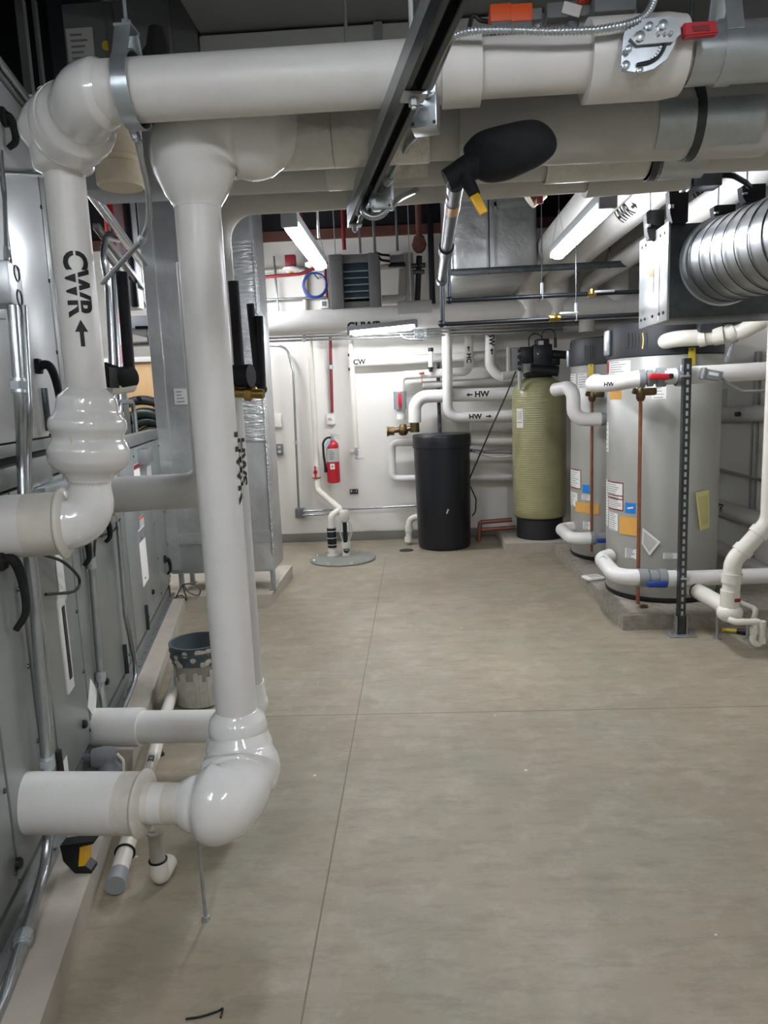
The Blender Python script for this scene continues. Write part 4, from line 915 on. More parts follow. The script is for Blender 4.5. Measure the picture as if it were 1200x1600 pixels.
# foil duct hung at the back right
x0, x1_ = onY(703, 380, 6.0).x, onY(840, 380, 6.0).x; z0 = onY(760, 428, 6.0).z
fd = T('air_duct', 'foil wrapped duct hanging overhead left of the heating pipes', 'duct', ((x0+x1_)/2, 6.8, z0))
g = G(); g.box(((x0+x1_)/2, 6.85, (z0+3.6)/2), (x1_-x0, 1.7, 3.6-z0), bev=.05, seg=3); fd.part(g, 'duct_wrap', 'foil')
g = G(); g.box((x0+.36, 5.995, (z0+3.6)/2), (.02, .012, 3.5-z0)); g.box((x0+.3, 5.995, z0+.52), (.6, .012, .03)); fd.part(g, 'tape_seam', 'foil')
# large heating pipes running along the room at the right
big = []
HP = [(1.14, 2.73, .125, 'leftmost of the large overhead heating pipes, above the strip lamp', None, 'jacket'), (1.40, 2.73, .125, 'large overhead heating pipe stencilled HWR with an arrow', 'HWR', 'jacket'), (1.70, 2.60, .075, 'slim overhead pipe between the two stencilled heating pipes', None, 'jacket_shaded'), (1.98, 2.88, .115, 'large overhead heating pipe stencilled HWS behind the square damper box', 'HWS', 'jacket'), (2.30, 2.73, .10, 'rightmost large overhead heating pipe close to the right wall', None, 'jacket')]
for x, z, r, lab, txt, m in HP:
    t = T('heating_main', lab, 'pipe', (x, 5, z)); g = G(); g.sweep([(x, 3.1, z), (x, 7.1, z), (x, 7.55, z-.12), (x, 7.75, z-.5)] if 0 else fillet([(x, 3.1, z), (x, 7.35, z), (x, 7.35, z-.45)], .2, 10), r, 28); t.part(g, 'pipe_jacket', m, ang=50)
    if txt:
        px, py = (985, 340) if txt == 'HWR' else (1086, 325)
        yy = 4.7 if txt == 'HWR' else 5.0
        t.part(wrap_text(txt, .12, (x, yy, z), (0, 1, 0) if 0 else (0, -1, 0), (-.75, 0, -.75), r, arrow_at=.22, sx=.9, gap=False), 'stencil_lettering', 'black_ink')
tz = T('pipe_trapeze', 'steel trapeze bar under the far ends of the large heating pipes', 'trapeze', (1.35, 6.1, 2.59))
a = onY(700, 433, 6.1); b = onY(1010, 425, 6.1); zz = 2.55
g = G(); g.box(((a.x+b.x+.6)/2, 5.95, zz), (b.x-a.x+.6, .045, .045), bev=.003); tz.part(g, 'bar', 'galv_dark')
for x in (.62, 1.55, 2.4): g = G(); g.cyl((x, 5.95, zz-.03), (x, 5.95, ZC), .006, seg=8); tz.part(g, 'rod', 'galv_dark')
# valve cluster in shade above the foil duct
c = onY(855, 285, 3.6); t = T('shaded_valve', 'dull bronze valve with elbow half hidden above the foil duct', 'valve', c)
g = G(); g.sweep(fillet([onY(918, 255, 3.6), onY(868, 265, 3.6), onY(838, 305, 3.6)], .1, 6), .035, 14); g.cyl(onY(846, 296, 3.6), onY(826, 312, 3.6), .045, seg=12); t.part(g, 'valve_body', 'bronze')
g = G(); c = onY(843, 313, 3.55); g.box(c, (.03, .02, .03), bev=.004); t.part(g, 'red_tag', 'red_dark')
# square damper box and the spiral duct
bx = T('damper_box', 'bright square sheet metal damper box hung on black spring isolators', 'duct box', onY(1040, 508, 3.9))
yb0, yb1 = 3.55, 3.97
A0 = onY(1046, 410, yb0); 
zt0, zb0_ = onY(1046, 350, yb0).z, onY(1046, 497, yb0).z
xl = A0.x
g = G(); g.box((xl+.42, (yb0+yb1)/2, (zt0+zb0_)/2), (.84, yb1-yb0, zt0-zb0_), bev=.004); bx.part(g, 'box_body', 'galv_dark')
g = G(); g.box((xl-.004, (yb0+yb1)/2, (zt0+zb0_)/2), (.012, yb1-yb0+.01, zt0-zb0_+.02), bev=.003); g.box((xl-.009, yb0+.11, (zt0+zb0_)/2), (.006, .012, zt0-zb0_)); sd_ = bx.part(g, 'side_panel', 'bright_sheet', label='bright side panel')
for zq in (zt0-.03, zb0_+.03):
    for yq in (yb0+.04, yb0+.10, yb0+.2, yb1-.10, yb1-.04): g = G(); g.lathe((xl-.011, yq, zq), [(.009, 0), (.007, .005), (0, .005)], (-1, 0, 0), 8); bx.part(g, 'screw', 'black_plastic', parent=sd_)
g = G(); yq = yb0+.22; g.box((xl-.012, yq, (zt0+zb0_)/2-.01), (.002, .055, .12)); lb = bx.part(g, 'label_plate', 'paper'); g = G(); g.box((xl-.0135, yq, (zt0+zb0_)/2+.028), (.001, .05, .04)); bx.part(g, 'label_header', 'orange', parent=lb)
sx0 = onY(1075, 420, yb0-.02); sc = V((xl+.43, yb0, (zt0+zb0_)/2)); sr = .19
sc = onY(1130, 408, yb0)
spd = T('spiral_duct', 'shiny round spiral duct running from the square damper box past the right edge', 'duct', sc)
sE = sc+(onY(1222, 380, 3.08)-sc)*1.7; spts = resample([sc, sc+V((.02, -.12, 0)), sE], .006)
g = G(); g.sweep(spts, sr, 44); spd.part(g, 'duct_tube', 'spiral', ang=60)
g = G(); dd = (sE-sc).normalized()
for k in range(9):
    g.torus(sc+dd*(.06+k*.1), sr, .0022, (dd+V((.0, .0, .12))).normalized(), n=48, seg=6)
spd.part(g, 'spiral_seam', 'galv_dark')
g = G(); g.lathe(sc+V((0, .0, 0)), [(sr+.012, 0), (sr+.012, .008), (sr+.004, .01), (sr+.004, .06)], (0, -1, 0), 44); spd.part(g, 'collar', 'zinc')
for px, pyt, pyb, w_, y, lab in ((1020, 330, 375, 22, 3.75, 'leftmost black spring isolator on its rod above the damper box'), (1056, 295, 350, 23, 3.55, 'tall black spring isolator on its rod above the damper box corner'), (1127, 322, 345, 26, 3.75, 'black spring isolator half hidden by the spiral duct'), (1172, 290, 318, 28, 3.5, 'rightmost black spring isolator above the spiral duct')):
    a, b = onY(px, pyt, y), onY(px, pyb, y); t = T('spring_isolator', lab, 'isolator', b, 'black spring isolators')
    ww = w_*y/FPX; g = G(); h = (a-b).length; g.box((a+b)/2+V((ww*.15, 0, 0)), (ww, .06, h), bev=.004); g.prism([a+V((-ww*.55, -.03, -.1*h)), a+V((-ww*.35, -.03, 0)), b+V((-ww*.35, -.03, 0)), b+V((-ww*.5, -.03, .25*h))], (0, .05, 0)); t.part(g, 'bracket', 'foam_black')
    g = G(); g.cyl(a-Z1*h*.6+V((-ww*.42, -.035, 0)), a-Z1*h*.5+V((-ww*.42, -.035, 0)), .012, seg=8); t.part(g, 'nut', 'zinc')
    g = G(); g.cyl(b+V((-ww*.3, -.02, h*.2)), V((b.x-ww*.3, y-.02, ZC)), .005, seg=8); t.part(g, 'rod', 'zinc')
g = G(); c = onY(1100, 275, 3.2); t = T('control_box', 'dark square control box under the overhead beam at the right', 'box', c); g.box(c, (.115, .09, .10), bev=.004); t.part(g, 'box_body', 'iron_grey')
g = G(); g.box(c+V((-.075, 0, .0)), (.018, .09, .10), bev=.003); t.part(g, 'bracket', 'galv')
conduit([onY(1121, 274, 3.2), onY(1145, 274, 3.2), onY(1165, 285, 3.3), onY(1172, 292, 3.4)], .011, 'dark flexible cable from the control box to the rightmost isolator', .06, m='iron', name='flexible_cable', cat='cable')
g = G(); g.box((1.85, 3.1, 2.56), (1.5, .1, .07), bev=.004); single(g, 'overhead_beam', 'iron', 'dark steel beam overhead at the right above the spring isolators', 'beam', (1.85, 3.1, 2.56))
# ================================================================== the back wall
YW = 7.98
def bw(px, py, y=YW): return onY(px, py, y)
def wr(px_w, y=YW): return px_w*.5*y/FPX*.985
def wpipe(label, pts, w, y=YW, fil=.09, m='jacket', name='insulated_pipe', cat='pipe', texts=(), group=None, seg=20):
    P = [bw(*p, y) if len(p) == 2 else bw(*p) for p in pts]; t = T(name, label, cat, P[0], group); g = G(); g.sweep(P, wr(w, y), seg, fil=fil); t.part(g, 'pipe_jacket', m, ang=50)
    for (s, px, py, al, h, ar, hd) in texts:
        r = wr(w, y); t.part(wrap_text(s, h, bw(px, py, y), al, (0, -1, 0), r, arrow_at=ar, gap=False, head=hd), 'stencil_lettering', 'black_ink')
    return t
wpipe('thin white vertical pipe on the back wall feeding the floor sump', [(483, 518), (493, 680), (497, 768)], 9, 7.95, .03, 'pvc')
wpipe('white horizontal pipe stencilled CW along the back wall', [(552, 567), (800, 553)], 14, 7.96, 0, texts=[('CW', 562, 566, (1, 0, 0), .075, None, 1)])
cv = wpipe('white vertical pipe with small black arrows left of the CW pipe', [(547, 518), (553, 640), (557, 702)], 8.5, 7.93, .03, 'pvc', texts=[('-', 546, 555, (0, 0, -1), .1, None, 1), ('-', 547, 577, (0, 0, -1), .1, None, 1)])
c = bw(557, 708, 7.9); g = G(); g.cyl(c+Z1*.06, c-Z1*.03, .016, seg=12); g.cyl(c-Z1*.03, c+V((.0, -.06, -.05)), .014, seg=12); cv.part(g, 'hose_bib', 'zinc'); g = G(); g.torus(c+V((.0, -.04, .02)), .022, .005, (0, 1, 0), n=16, seg=6); g.cyl(c+V((0, -.02, -.06)), c+V((.08, -.02, -.06)), .006, seg=8); cv.part(g, 'bib_handle', 'zinc')
w3 = wpipe('white pipe with a red valve, rising and turning right then up on the back wall', [(626, 655), (625, 587), (732, 580), (733, 515)], 13.5, 7.88, .07, texts=[('HC', 732, 560, (0, 0, -1), .07, -.1, -1)])
c = bw(625, 625, 7.87); g = G(); g.cyl(c-Z1*.10, c+Z1*.09, .068, seg=18); vv = w3.part(g, 'valve_body', 'grey_plastic'); g = G(); g.box(c+V((0, -.075, 0)), (.035, .03, .15), bev=.01); w3.part(g, 'valve_handle', 'red', parent=vv, label='red handle')
wpipe('white pipe stencilled HW with a left arrow, ending in a brass mixing valve', [(648, 660), (648, 620), (880, 612)], 20, 7.80, .14, texts=[('HW', 752, 616, (1, 0, 0), .085, -.13, -1)])
wpipe('white riser dropping and turning right, stencilled with a right arrow', [(698, 512), (700, 654), (810, 648)], 16, 7.68, .13, texts=[('HW', 742, 651, (1, 0, 0), .075, .14, 1)])
wpipe('white riser stencilled with an up arrow, curving right toward the green tank', [(767, 512), (766, 572), (780, 588), (835, 588)], 17, 7.80, .14, texts=[('RSW', 767, 528, (0, 0, -1), .08, .14, -1)])
wpipe('white looped pipe low on the back wall behind the black tank', [(800, 690), (613, 692), (613, 748), (800, 745)], 11, 7.92, .06)
wpipe('pale pipe running along the back wall behind the green tank', [(735, 668), (880, 664)], 14, 7.95, 0, 'jacket_shaded')
wpipe('long white pipe on the back wall just above the HW pipe', [(660, 602), (800, 596)], 12, 7.96, 0, 'jacket_shaded')
# brass mixing manifold
c = bw(630, 673, 7.8); t = T('mixing_valve', 'brass mixing valve manifold left of the black tank top', 'valve', c)
g = G(); a, b = bw(606, 674, 7.8), bw(655, 668, 7.8); g.cyl(a, b, .028, seg=14); g.cyl(a, a+V((.07, 0, 0)), .045, seg=8); g.lathe(c-Z1*.05, [(.03, 0), (.05, .02), (.055, .06), (.04, .1), (.03, .12)], seg=14); q = bw(648, 668, 7.8); g.cyl(q-Z1*.05, q+Z1*.06, .05, seg=14); t.part(g, 'brass_body', 'bronze')
g = G(); g.torus(a+V((0, -.02, 0)), .045, .012, (1, 0, 0), n=16, seg=6); t.part(g, 'hand_wheel', 'brass')
# clear flow meter and strut
c0, c1 = bw(673, 578, 7.8), bw(673, 545, 7.8); t = T('flow_meter', 'clear upright flow meter tube with black ends above the black tank', 'gauge', c0)
g = G(); g.cyl(c0+Z1*.03, c1-Z1*.02, .024, seg=16); t.part(g, 'tube', 'glass_clear'); g = G(); g.cyl(c1-Z1*.03, c1+Z1*.01, .028, seg=16); g.cyl(c0-Z1*.02, c0+Z1*.04, .02, seg=12); g.cyl(c0+Z1*.01, c0+Z1*.025, .032, seg=12); t.part(g, 'end_cap', 'black_plastic')
g = G(); c = bw(659, 586, 7.78); g.cyl(c, c-Z1*.1, .004, seg=6); g.box(c+V((0, 0, .02)), (.06, .04, .03), bev=.008); single(g, 'pressure_tap', 'copper', 'small copper fitting on the white pipe left of the flow meter', 'fitting', c)
a = bw(684, 566, 7.97); b = V((a.x, 7.97, 0)); g = G(); g.box((a+b)/2, (.04, .04, (a-b).length), bev=.003)
t = T('strut_post', 'dark slotted strut upright behind the black tank', 'strut', b); t.part(g, 'channel', 'galv_dark')
for k in range(10): g = G(); g.box(a.lerp(b, (k+.5)/20)+V((0, -.021, 0)), (.014, .002, .03), bev=.001); t.part(g, 'slot', 'black_plastic')
# conduits on the wall
conduit([bw(420, 540), bw(448, 541), bw(458, 580), bw(467, 798)], .013, 'thin vertical conduit bending to the left at its top on the back wall', .12, coup=(.62,))
conduit([bw(474, 799), bw(652, 790)], .013, 'upper one of two low conduits along the back wall', 0, coup=(.02,))
conduit([bw(474, 805), bw(520, 803)], .011, 'short conduit just below the low conduit by the sump', 0)
c = bw(469, 801, 8.05); g = G(); g.box(c, (.10, .09, .10), bev=.005); single(g, 'junction_box', 'grey_box', 'grey junction box low on the back wall at the conduit corner', 'box', c)
conduit([bw(516, 525, 8.05), bw(519, 645, 8.05)], .017, 'red fire alarm conduit dropping to a white box on the back wall', 0, 'red_dark', coup=(.4,))
for nm, px, py, w_, h_, m, lab in (('pull_box', 517, 655, .095, .12, 'white_plastic', 'white alarm box at the end of the red conduit'), ('thermostat', 434, 657, .085, .15, 'white_plastic', 'white wall thermostat next to the foil duct'), ('outlet', 437, 702, .075, .12, 'grey_box', 'grey wall outlet below the thermostat'), ('small_box', 550, 705, .03, .03, 'white_plastic', 'tiny white clip beside the hose bib')):
    c = bw(px, py, 8.08); t = T(nm, lab, 'box', c); g = G(); g.box(c, (w_, .05, h_), bev=.005); t.part(g, 'cover', m)
    if nm == 'outlet':
        g = G()
        for k in (-1, 1): g.box(c+V((0, -.026, k*.025)), (.035, .003, .03), bev=.003)
        t.part(g, 'socket', 'paper_grey')
    if nm == 'pull_box': t.part(lines_on(c, X1, Z1, .07, .03, 2, .026), 'small_print', 'red_dark')
# fire extinguisher
ec = bw(521, 724, 7.95); ex = T('fire_extinguisher', 'red fire extinguisher with a black hose hanging on the back wall', 'fire extinguisher', bw(521, 755, 7.95))
eb = bw(522, 754, 7.93); g = G(); g.lathe(eb, [(.06, 0), (.072, .012), (.072, .40), (.066, .43), (.045, .455), (.025, .47)], seg=28); ex.part(g, 'cylinder', 'red')
g = G(); g.lathe(eb+Z1*.235, [(.0728, 0), (.0728, .145)], seg=28); lb = ex.part(g, 'label_band', 'paper_grey', label='pale instruction band')
ex.part(lines_on(eb+V((0, -.073, .31)), X1, Z1, .07, .11, 6, .001), 'small_print', 'print_grey', parent=lb)
g = G(); g.box(eb+V((-.0, -.0725, .185)), (.05, .003, .06)); s_ = ex.part(g, 'class_sticker', 'paper'); ex.part(flat_text('A', .035, eb+V((0, -.0745, .185)), X1, Z1, .001), 'sticker_letter', 'red_dark', parent=s_)
g = G(); g.cyl(eb+Z1*.46, eb+Z1*.52, .022, seg=12); g.lathe(eb+V((0, -.02, .48)), [(.018, 0), (.018, .01)], (0, -1, 0), 14); ex.part(g, 'valve_head', 'zinc')
g = G(); g.box(eb+V((.03, -.0, .53)), (.12, .018, .01), M3.Rotation(.25, 3, 'Y'), .003); g.box(eb+V((.04, 0, .505)), (.11, .016, .008), M3.Rotation(.5, 3, 'Y'), .003); ex.part(g, 'lever', 'zinc')
g = G(); g.sweep(fillet([eb+V((-.01, -.03, .5)), eb+V((-.06, -.04, .5)), eb+V((-.095, -.04, .44)), eb+V((-.095, -.03, .3)), eb+V((-.085, -.03, .2))], .06, 6), .012, 10); g.cyl(eb+V((-.085, -.03, .22)), eb+V((-.08, -.03, .12)), .013, .018, seg=12); ex.part(g, 'hose', 'black_plastic')
g = G(); g.box(eb+V((-.045, -.06, .43)), (.03, .003, .10), M3.Rotation(.5, 3, 'Y')); ex.part(g, 'inspection_tag', 'pale_blue', label='pale blue tag')
# P-1 sign
c = bw(553, 768, 8.088); t = T('name_plate', 'small black plate reading P-1 on the back wall', 'sign', c); g = G(); g.box(c, (.095, .006, .055), bev=.002); t.part(g, 'plate', 'black_plastic'); t.part(flat_text('P - 1', .04, c+V((0, -.004, 0)), X1, Z1, .0006), 'letters', 'paper')
# sump lid and discharge pipes
sc_ = V((-.785, 7.13, 0)); su = T('sump_basin', 'round grey sump cover plate on the floor by the back wall', 'lid', sc_)
g = G(); g.lathe(sc_, [(.33, 0), (.335, .012), (.325, .022), (0, .022)], seg=48); su.part(g, 'cover_plate', 'sump_grey')
g = G()
for k in range(8): th = rad(22+45*k); g.lathe(sc_+V((.3*math.cos(th), .3*math.sin(th), .022)), [(.012, 0), (.008, .008), (0, .008)], seg=8)
su.part(g, 'bolt_set', 'zinc')
yp = 7.22
sp2 = T('sump_discharge', 'white plastic sump discharge pipe with black coupling rising from the sump lid', 'pipe', bw(520, 870, yp))
pb = onZ(520, 868, .02); P_ = [V((pb.x, pb.y, .02)), V((pb.x, pb.y, onY(520, 806, pb.y).z)), onY(532, 796, pb.y+.1)]
g = G(); g.sweep(fillet([P_[0], P_[1], P_[2], bw(497, 766, 7.85), bw(495, 742, 7.92)], .06, 6), .034, 18); sp2.part(g, 'pipe_run', 'pvc')
g = G(); z_ = onY(520, 840, pb.y).z; g.lathe((pb.x, pb.y, z_-.1), [(.045, 0), (.047, .01), (.047, .19), (.045, .2)], seg=20); cp = sp2.part(g, 'coupling', 'black_plastic', label='black rubber coupling')
g = G()
for k in (-.07, 0, .07): g.torus((pb.x, pb.y, z_+k), .048, .005, n=24, seg=6)
sp2.part(g, 'band_clamp', 'zinc', parent=cp)
g = G(); g.lathe((pb.x, pb.y, .02), [(.06, 0), (.06, .012), (.045, .014), (.045, .07)], seg=20); sp2.part(g, 'floor_fitting', 'pvc')
c = bw(494, 737, 7.9); g = G(); g.cyl(c-Z1*.06, c+Z1*.06, .045, seg=16); sp2.part(g, 'ball_valve', 'pvc'); g = G(); g.box(c+V((0, -.06, 0)), (.018, .02, .14), bev=.006); g.lathe(c+V((0, -.05, 0)), [(.022, 0), (.022, .02)], (0, -1, 0), 12); g.torus(c-Z1*.065, .046, .006, n=20, seg=6); sp2.part(g, 'valve_handle', 'red', label='red valve handle')
pb2 = onZ(541, 868, .02); v2 = T('float_switch', 'slim float switch column with cables beside the sump discharge pipe', 'switch', pb2)
zt_ = onY(541, 800, pb2.y).z
g = G(); g.cyl(pb2, V((pb2.x, pb2.y, .12)), .04, seg=16); g.cyl((pb2.x, pb2.y, .1), (pb2.x, pb2.y, .16), .05, seg=16); v2.part(g, 'base_fitting', 'pvc')
g = G(); g.cyl((pb2.x, pb2.y, .14), (pb2.x, pb2.y, zt_-.08), .022, seg=14); g.cyl((pb2.x, pb2.y, .05), (pb2.x+.01, pb2.y-.04, .1), .03, seg=12); v2.part(g, 'column', 'black_plastic')
g = G(); g.lathe((pb2.x, pb2.y, zt_-.1), [(.03, 0), (.05, .03), (.05, .1), (.04, .12)], seg=18); v2.part(g, 'cap', 'pvc')
g = G()
for s_ in (-.045, .05, .07): g.sweep(fillet([(pb2.x+.02*(1 if s_ > 0 else -1), pb2.y-.02, zt_-.06), (pb2.x+s_, pb2.y-.03, zt_-.12), (pb2.x+s_, pb2.y-.03, .25), (pb2.x+s_*.4, pb2.y-.03, .15)], .06, 5), .006, 8)
v2.part(g, 'cable', 'paper_grey')
# drain by the black tank, floor hole
dpt = T('floor_drain_pipe', 'small white plastic drain elbow by the foot of the black tank', 'pipe', onZ(640, 848, 0))
yb_ = 7.75; g = G(); g.sweep(fillet([onY(652, 808, yb_), onY(640, 810, yb_), onY(638, 846, yb_)], .07, 6), .035, 16); dpt.part(g, 'elbow', 'pvc')
g = G(); q = onY(639, 826, yb_); g.cyl(q-Z1*.03, q+Z1*.03, .045, seg=16); dpt.part(g, 'coupling', 'pvc'); g = G(); q = onY(638, 842, yb_); g.cyl(q-Z1*.03, q+Z1*.02, .043, seg=16); dpt.part(g, 'coupling', 'pvc')
g = G(); q = onZ(635, 860, .0); g.lathe((q.x, q.y, 0), [(.075, 0), (.075, .003), (.06, .003), (0, .001)], seg=28); single(g, 'floor_drain', 'iron', 'dark round floor drain just left of the black tank', 'drain', (q.x, q.y, 0))
# black brine tank
bt = onZ(692, 862, 0); bt = V((.262, 7.62, 0)); tk = T('brine_tank', 'tall black plastic brine tank standing on the floor before the back wall', 'tank', bt)
H_ = 1.20; g = G(); g.lathe(bt, [(.255, 0), (.27, .012), (.278, .05), (.288, .6), (.295, H_-.12)], seg=56); tk.part(g, 'tank_body', 'tank_black')
g = G(); g.lathe(bt+Z1*(H_-.14), [(.297, 0), (.304, .004), (.306, .11), (.302, .13), (.296, .14), (.2, .145), (0, .15)], seg=56); g.box(bt+V((-.08, -.30, H_-.075)), (.12, .008, .008)); tk.part(g, 'lid', 'tank_black')
g = G(); g.box(bt+V((.03, -.2835, .42)), (.016, .004, .05), M3.Rotation(.4, 3, 'Y')); tk.part(g, 'scuff', 'paper_grey')
# brine line and drain copper
ln_ = T('brine_line', 'thin black tube running from the valve head down to the black tank', 'tube', bw(735, 745, 7.5))
g = G(); g.sweep(fillet([bw(806, 580, 7.3), bw(790, 620, 7.3), bw(768, 668, 7.35), bw(735, 745, 7.55), bw(732, 752, 7.6)], .2, 6), .007, 8); ln_.part(g, 'tube', 'cable_black')
g = G(); g.sweep(fillet([bw(735, 760, 7.7), bw(744, 780, 7.7), bw(743, 800, 7.7), bw(738, 806, 7.75)], .08, 6), .007, 8); ln_.part(g, 'tube_tail', 'cable_black')
for (p0, p1, lab) in (((750, 816), (800, 812), 'upper copper drain pipe low between the black and green tanks'), ((752, 828), (806, 824), 'lower copper drain pipe low between the black and green tanks')):
    wpipe(lab, [p1, p0, (p0[0]-2, 846)] if p0[1] < 820 else [p1, p0], 7, 7.7, .03, 'copper_dull')
g = G(); g.sweep(fillet([bw(736, 704, 7.7), bw(760, 706, 7.8), bw(800, 706, 7.8)], .1, 6), .02, 12); single(g, 'drain_hose', 'grey_plastic', 'grey hose behind the black tank running right to the green tank', 'hose', bw(760, 706, 7.8))
g = G(); g.sweep(fillet([bw(736, 704, 7.72), bw(755, 710, 7.72), bw(770, 715, 7.72), bw(800, 713, 7.72)], .1, 6), .012, 12); single(g, 'drain_hose', 'jacket_shaded', 'pale hose sagging below the grey hose behind the black tank', 'hose', bw(760, 712, 7.72))
# green softener tank
gc = V((1.255, 7.5, .1)); gk = T('softener_tank', 'olive green fibreglass softener tank with a black valve head on a low pad', 'tank', gc)
Hh = onY(838, 602, 7.3).z-.1
g = G(); g.lathe(gc, [(.235, 0), (.24, .005), (.235, .2), (.255, .22)], seg=48); gk.part(g, 'base_ring', 'rubber')
g = G(); g.lathe(gc, [(.12, .16), (.22, .18), (.262, .24), (.27, .32), (.27, Hh-.12), (.262, Hh-.05), (.225, Hh+.02), (.15, Hh+.07), (.09, Hh+.085)], seg=56); gk.part(g, 'tank_body', 'green', ang=70)
ang, zq = onCyl(812, 655, gc.x, gc.y, .27); g = G(); da = .16; g.wrap(gc.x, gc.y, .2705, ang-da, ang+da, zq-.085, zq+.105); lb = gk.part(g, 'label_sheet', 'paper')
g = G(); g.wrap(gc.x, gc.y, .2725, ang-da*.9, ang+da*.9, zq-.035, zq-.028); 
for k in range(6): g.wrap(gc.x, gc.y, .2725, ang-da*.8, ang+da*.7, zq+.0+k*.014, zq+.004+k*.014)
gk.part(g, 'small_print', 'print_grey', parent=lb)
ang, zq = onCyl(815, 616, gc.x, gc.y, .26); g = G(); q = V((gc.x+.245*math.cos(ang), gc.y+.245*math.sin(ang), zq)); g.lathe(q, [(.022, 0), (.022, .008)], (math.cos(ang), math.sin(ang), .3), 16); gk.part(g, 'vent_dot', 'black_plastic')
hz = gc.z+Hh+.08; hy = gc.y-.05
vh = [(0, 0)]
g = G(); g.lathe((gc.x, gc.y, hz-.01), [(.12, 0), (.15, .02), (.16, .05), (.10, .07)], seg=28); gk.part(g, 'valve_base', 'black_plastic')
g = G(); hc = V((gc.x+.02, hy, hz+.20)); g.box(hc, (.19, .2, .24), bev=.02); g.box(hc+V((.0, -.02, .12)), (.13, .15, .1), bev=.012); g.box(hc+V((-.16, 0, .02)), (.13, .16, .16), bev=.012); g.box(hc+V((.13, .02, -.03)), (.1, .12, .12), bev=.012); g.cyl(hc+V((.1, -.05, .02)), hc+V((.27, -.05, .0)), .04, seg=16); g.cyl(hc+V((-.12, -.08, -.12)), hc+V((.15, -.08, -.15)), .05, seg=14); vhp = gk.part(g, 'valve_head', 'tank_black')
g = G(); g.box(hc+V((-.02, -.102, .13)), (.05, .004, .04)); gk.part(g, 'head_label', 'paper_grey', parent=vhp)
g = G()
for a_, b_, h_ in ((-.13, .0, .2), (.0, .13, .24)): g.sweep(fillet([hc+V((a_, -.05, .08)), hc+V((a_, -.05, h_)), hc+V((a_+.06, -.05, h_+.03)), hc+V((b_, -.05, h_)), hc+V((b_, -.05, .08))], .06, 6), .006, 8)
g.cyl(hc+V((.13, -.05, .08)), hc+V((.13, -.05, .18)), .014, seg=8); gk.part(g, 'head_cable', 'cable_black')
c = bw(808, 563, 7.4); g = G(); g.box(c, (.12, .04, .25), bev=.01); cbx = T('softener_control', 'grey control panel with dark dials beside the green tank valve head', 'control panel', c-Z1*.12); cbx.part(g, 'panel', 'grey_plastic')
g = G()
for k in (-.09, -.03, .03, .09): g.cyl(c+V((.02, -.021, k)), c+V((.02, -.03, k)), .018 if abs(k) > .05 else .022, seg=12)
cbx.part(g, 'dial', 'black_plastic'); g = G(); g.box(c+V((-.085, 0, .0)), (.035, .05, .27), bev=.012); cbx.part(g, 'end_frame', 'paper_grey')
g = G(); q = bw(812, 600, 7.3); g.cyl(q+Z1*.12, q-Z1*.05, .02, seg=12); g.sweep([bw(812, 583, 7.4), bw(785, 588, 7.4)], .04, 14); single(g, 'drain_fitting', 'paper_grey', 'grey plastic fitting under the softener control panel', 'fitting', q)
# unit heater
ua, ub = bw(513, 398, 7.3), bw(594, 480, 7.3); uc = (ua+ub)/2
uh = T('unit_heater', 'grey unit heater with dark louvers hung near the back wall', 'heater', V((uc.x, 7.5, ub.z)))
W_, Hq = abs(ub.x-ua.x), abs(ua.z-ub.z)
g = G(); cc = V((uc.x, 7.5, uc.z)); D_ = .4
for sx, sw in ((-1, .13), (1, .10)): g.box(cc+V((sx*(W_/2-sw/2), 0, 0)), (sw, D_, Hq), bev=.008)
g.box(cc+V((0, .02, Hq/2-.04)), (W_-.02, D_-.04, .08), bev=.004); g.box(cc+V((0, .02, -Hq/2+.035)), (W_-.02, D_-.04, .07), bev=.004); g.box(cc+V((0, .15, 0)), (W_-.1, .08, Hq-.1)); uh.part(g, 'casing', 'heater_box')
for k in range(5):
    g = G(); g.box(cc+V((.015, -D_/2+.06, -Hq/2+.13+k*(Hq-.2)/5+.02)), (W_-.24, .006, .105), M3.Rotation(-.45, 3, 'X'), .002); lv = uh.part(g, 'louver', 'louver'); g = G(); g.box(cc+V((.015, -D_/2+.035, -Hq/2+.13+k*(Hq-.2)/5-.028)), (W_-.24, .006, .012)); uh.part(g, 'louver_edge', 'grey_plastic', parent=lv)
for sx in (-1, 1): g = G(); g.cyl(cc+V((sx*W_*.4, 0, Hq/2)), V((cc.x+sx*W_*.4, 7.5, ZC)), .006, seg=8); uh.part(g, 'hanger_rod', 'galv')
# big lettered pipe across the back with small lines under it
yb2 = 7.35
t = wpipe('large white chilled water pipe crossing the back of the room above head height', [(350, 510), (1010, 477)], 36, yb2, 0, 'jacket', 'chilled_water_main', texts=[])
g = G(); g.half_shell(onY(622, 490, yb2), onY(675, 487, yb2), wr(34, yb2)+.003, .002, (0, -.6, .2), 2.2); t.part(g, 'insulation_shield', 'duct_pale'); t.part(wrap_text('CHWR', .11, onY(570, 499, yb2), X1, (0, -.9, -.72), wr(36, yb2), gap=False), 'stencil_lettering', 'black_ink')
for i, (ya, yb_q, y_, r_, lab) in enumerate(((524, 506, 7.6, .016, 'uppermost of three thin conduits under the large white back pipe'), (529, 512, 7.62, .012, 'middle one of three thin conduits under the large white back pipe'), (534, 517, 7.64, .012, 'lowest of three thin conduits under the large white back pipe'))):
    conduit([bw(405, ya, y_), bw(880, yb_q, y_)], r_, lab, 0, coup=(.15, .55))
conduit([bw(626, 523, 7.3), bw(632, 530, 7.3), bw(662, 531, 7.3)], .01, 'short bent conduit under the sideways strip lamp', .06)
jbox(bw(655, 523, 7.2), .09, .06, .06, 'small grey box at the right end of the sideways strip lamp')
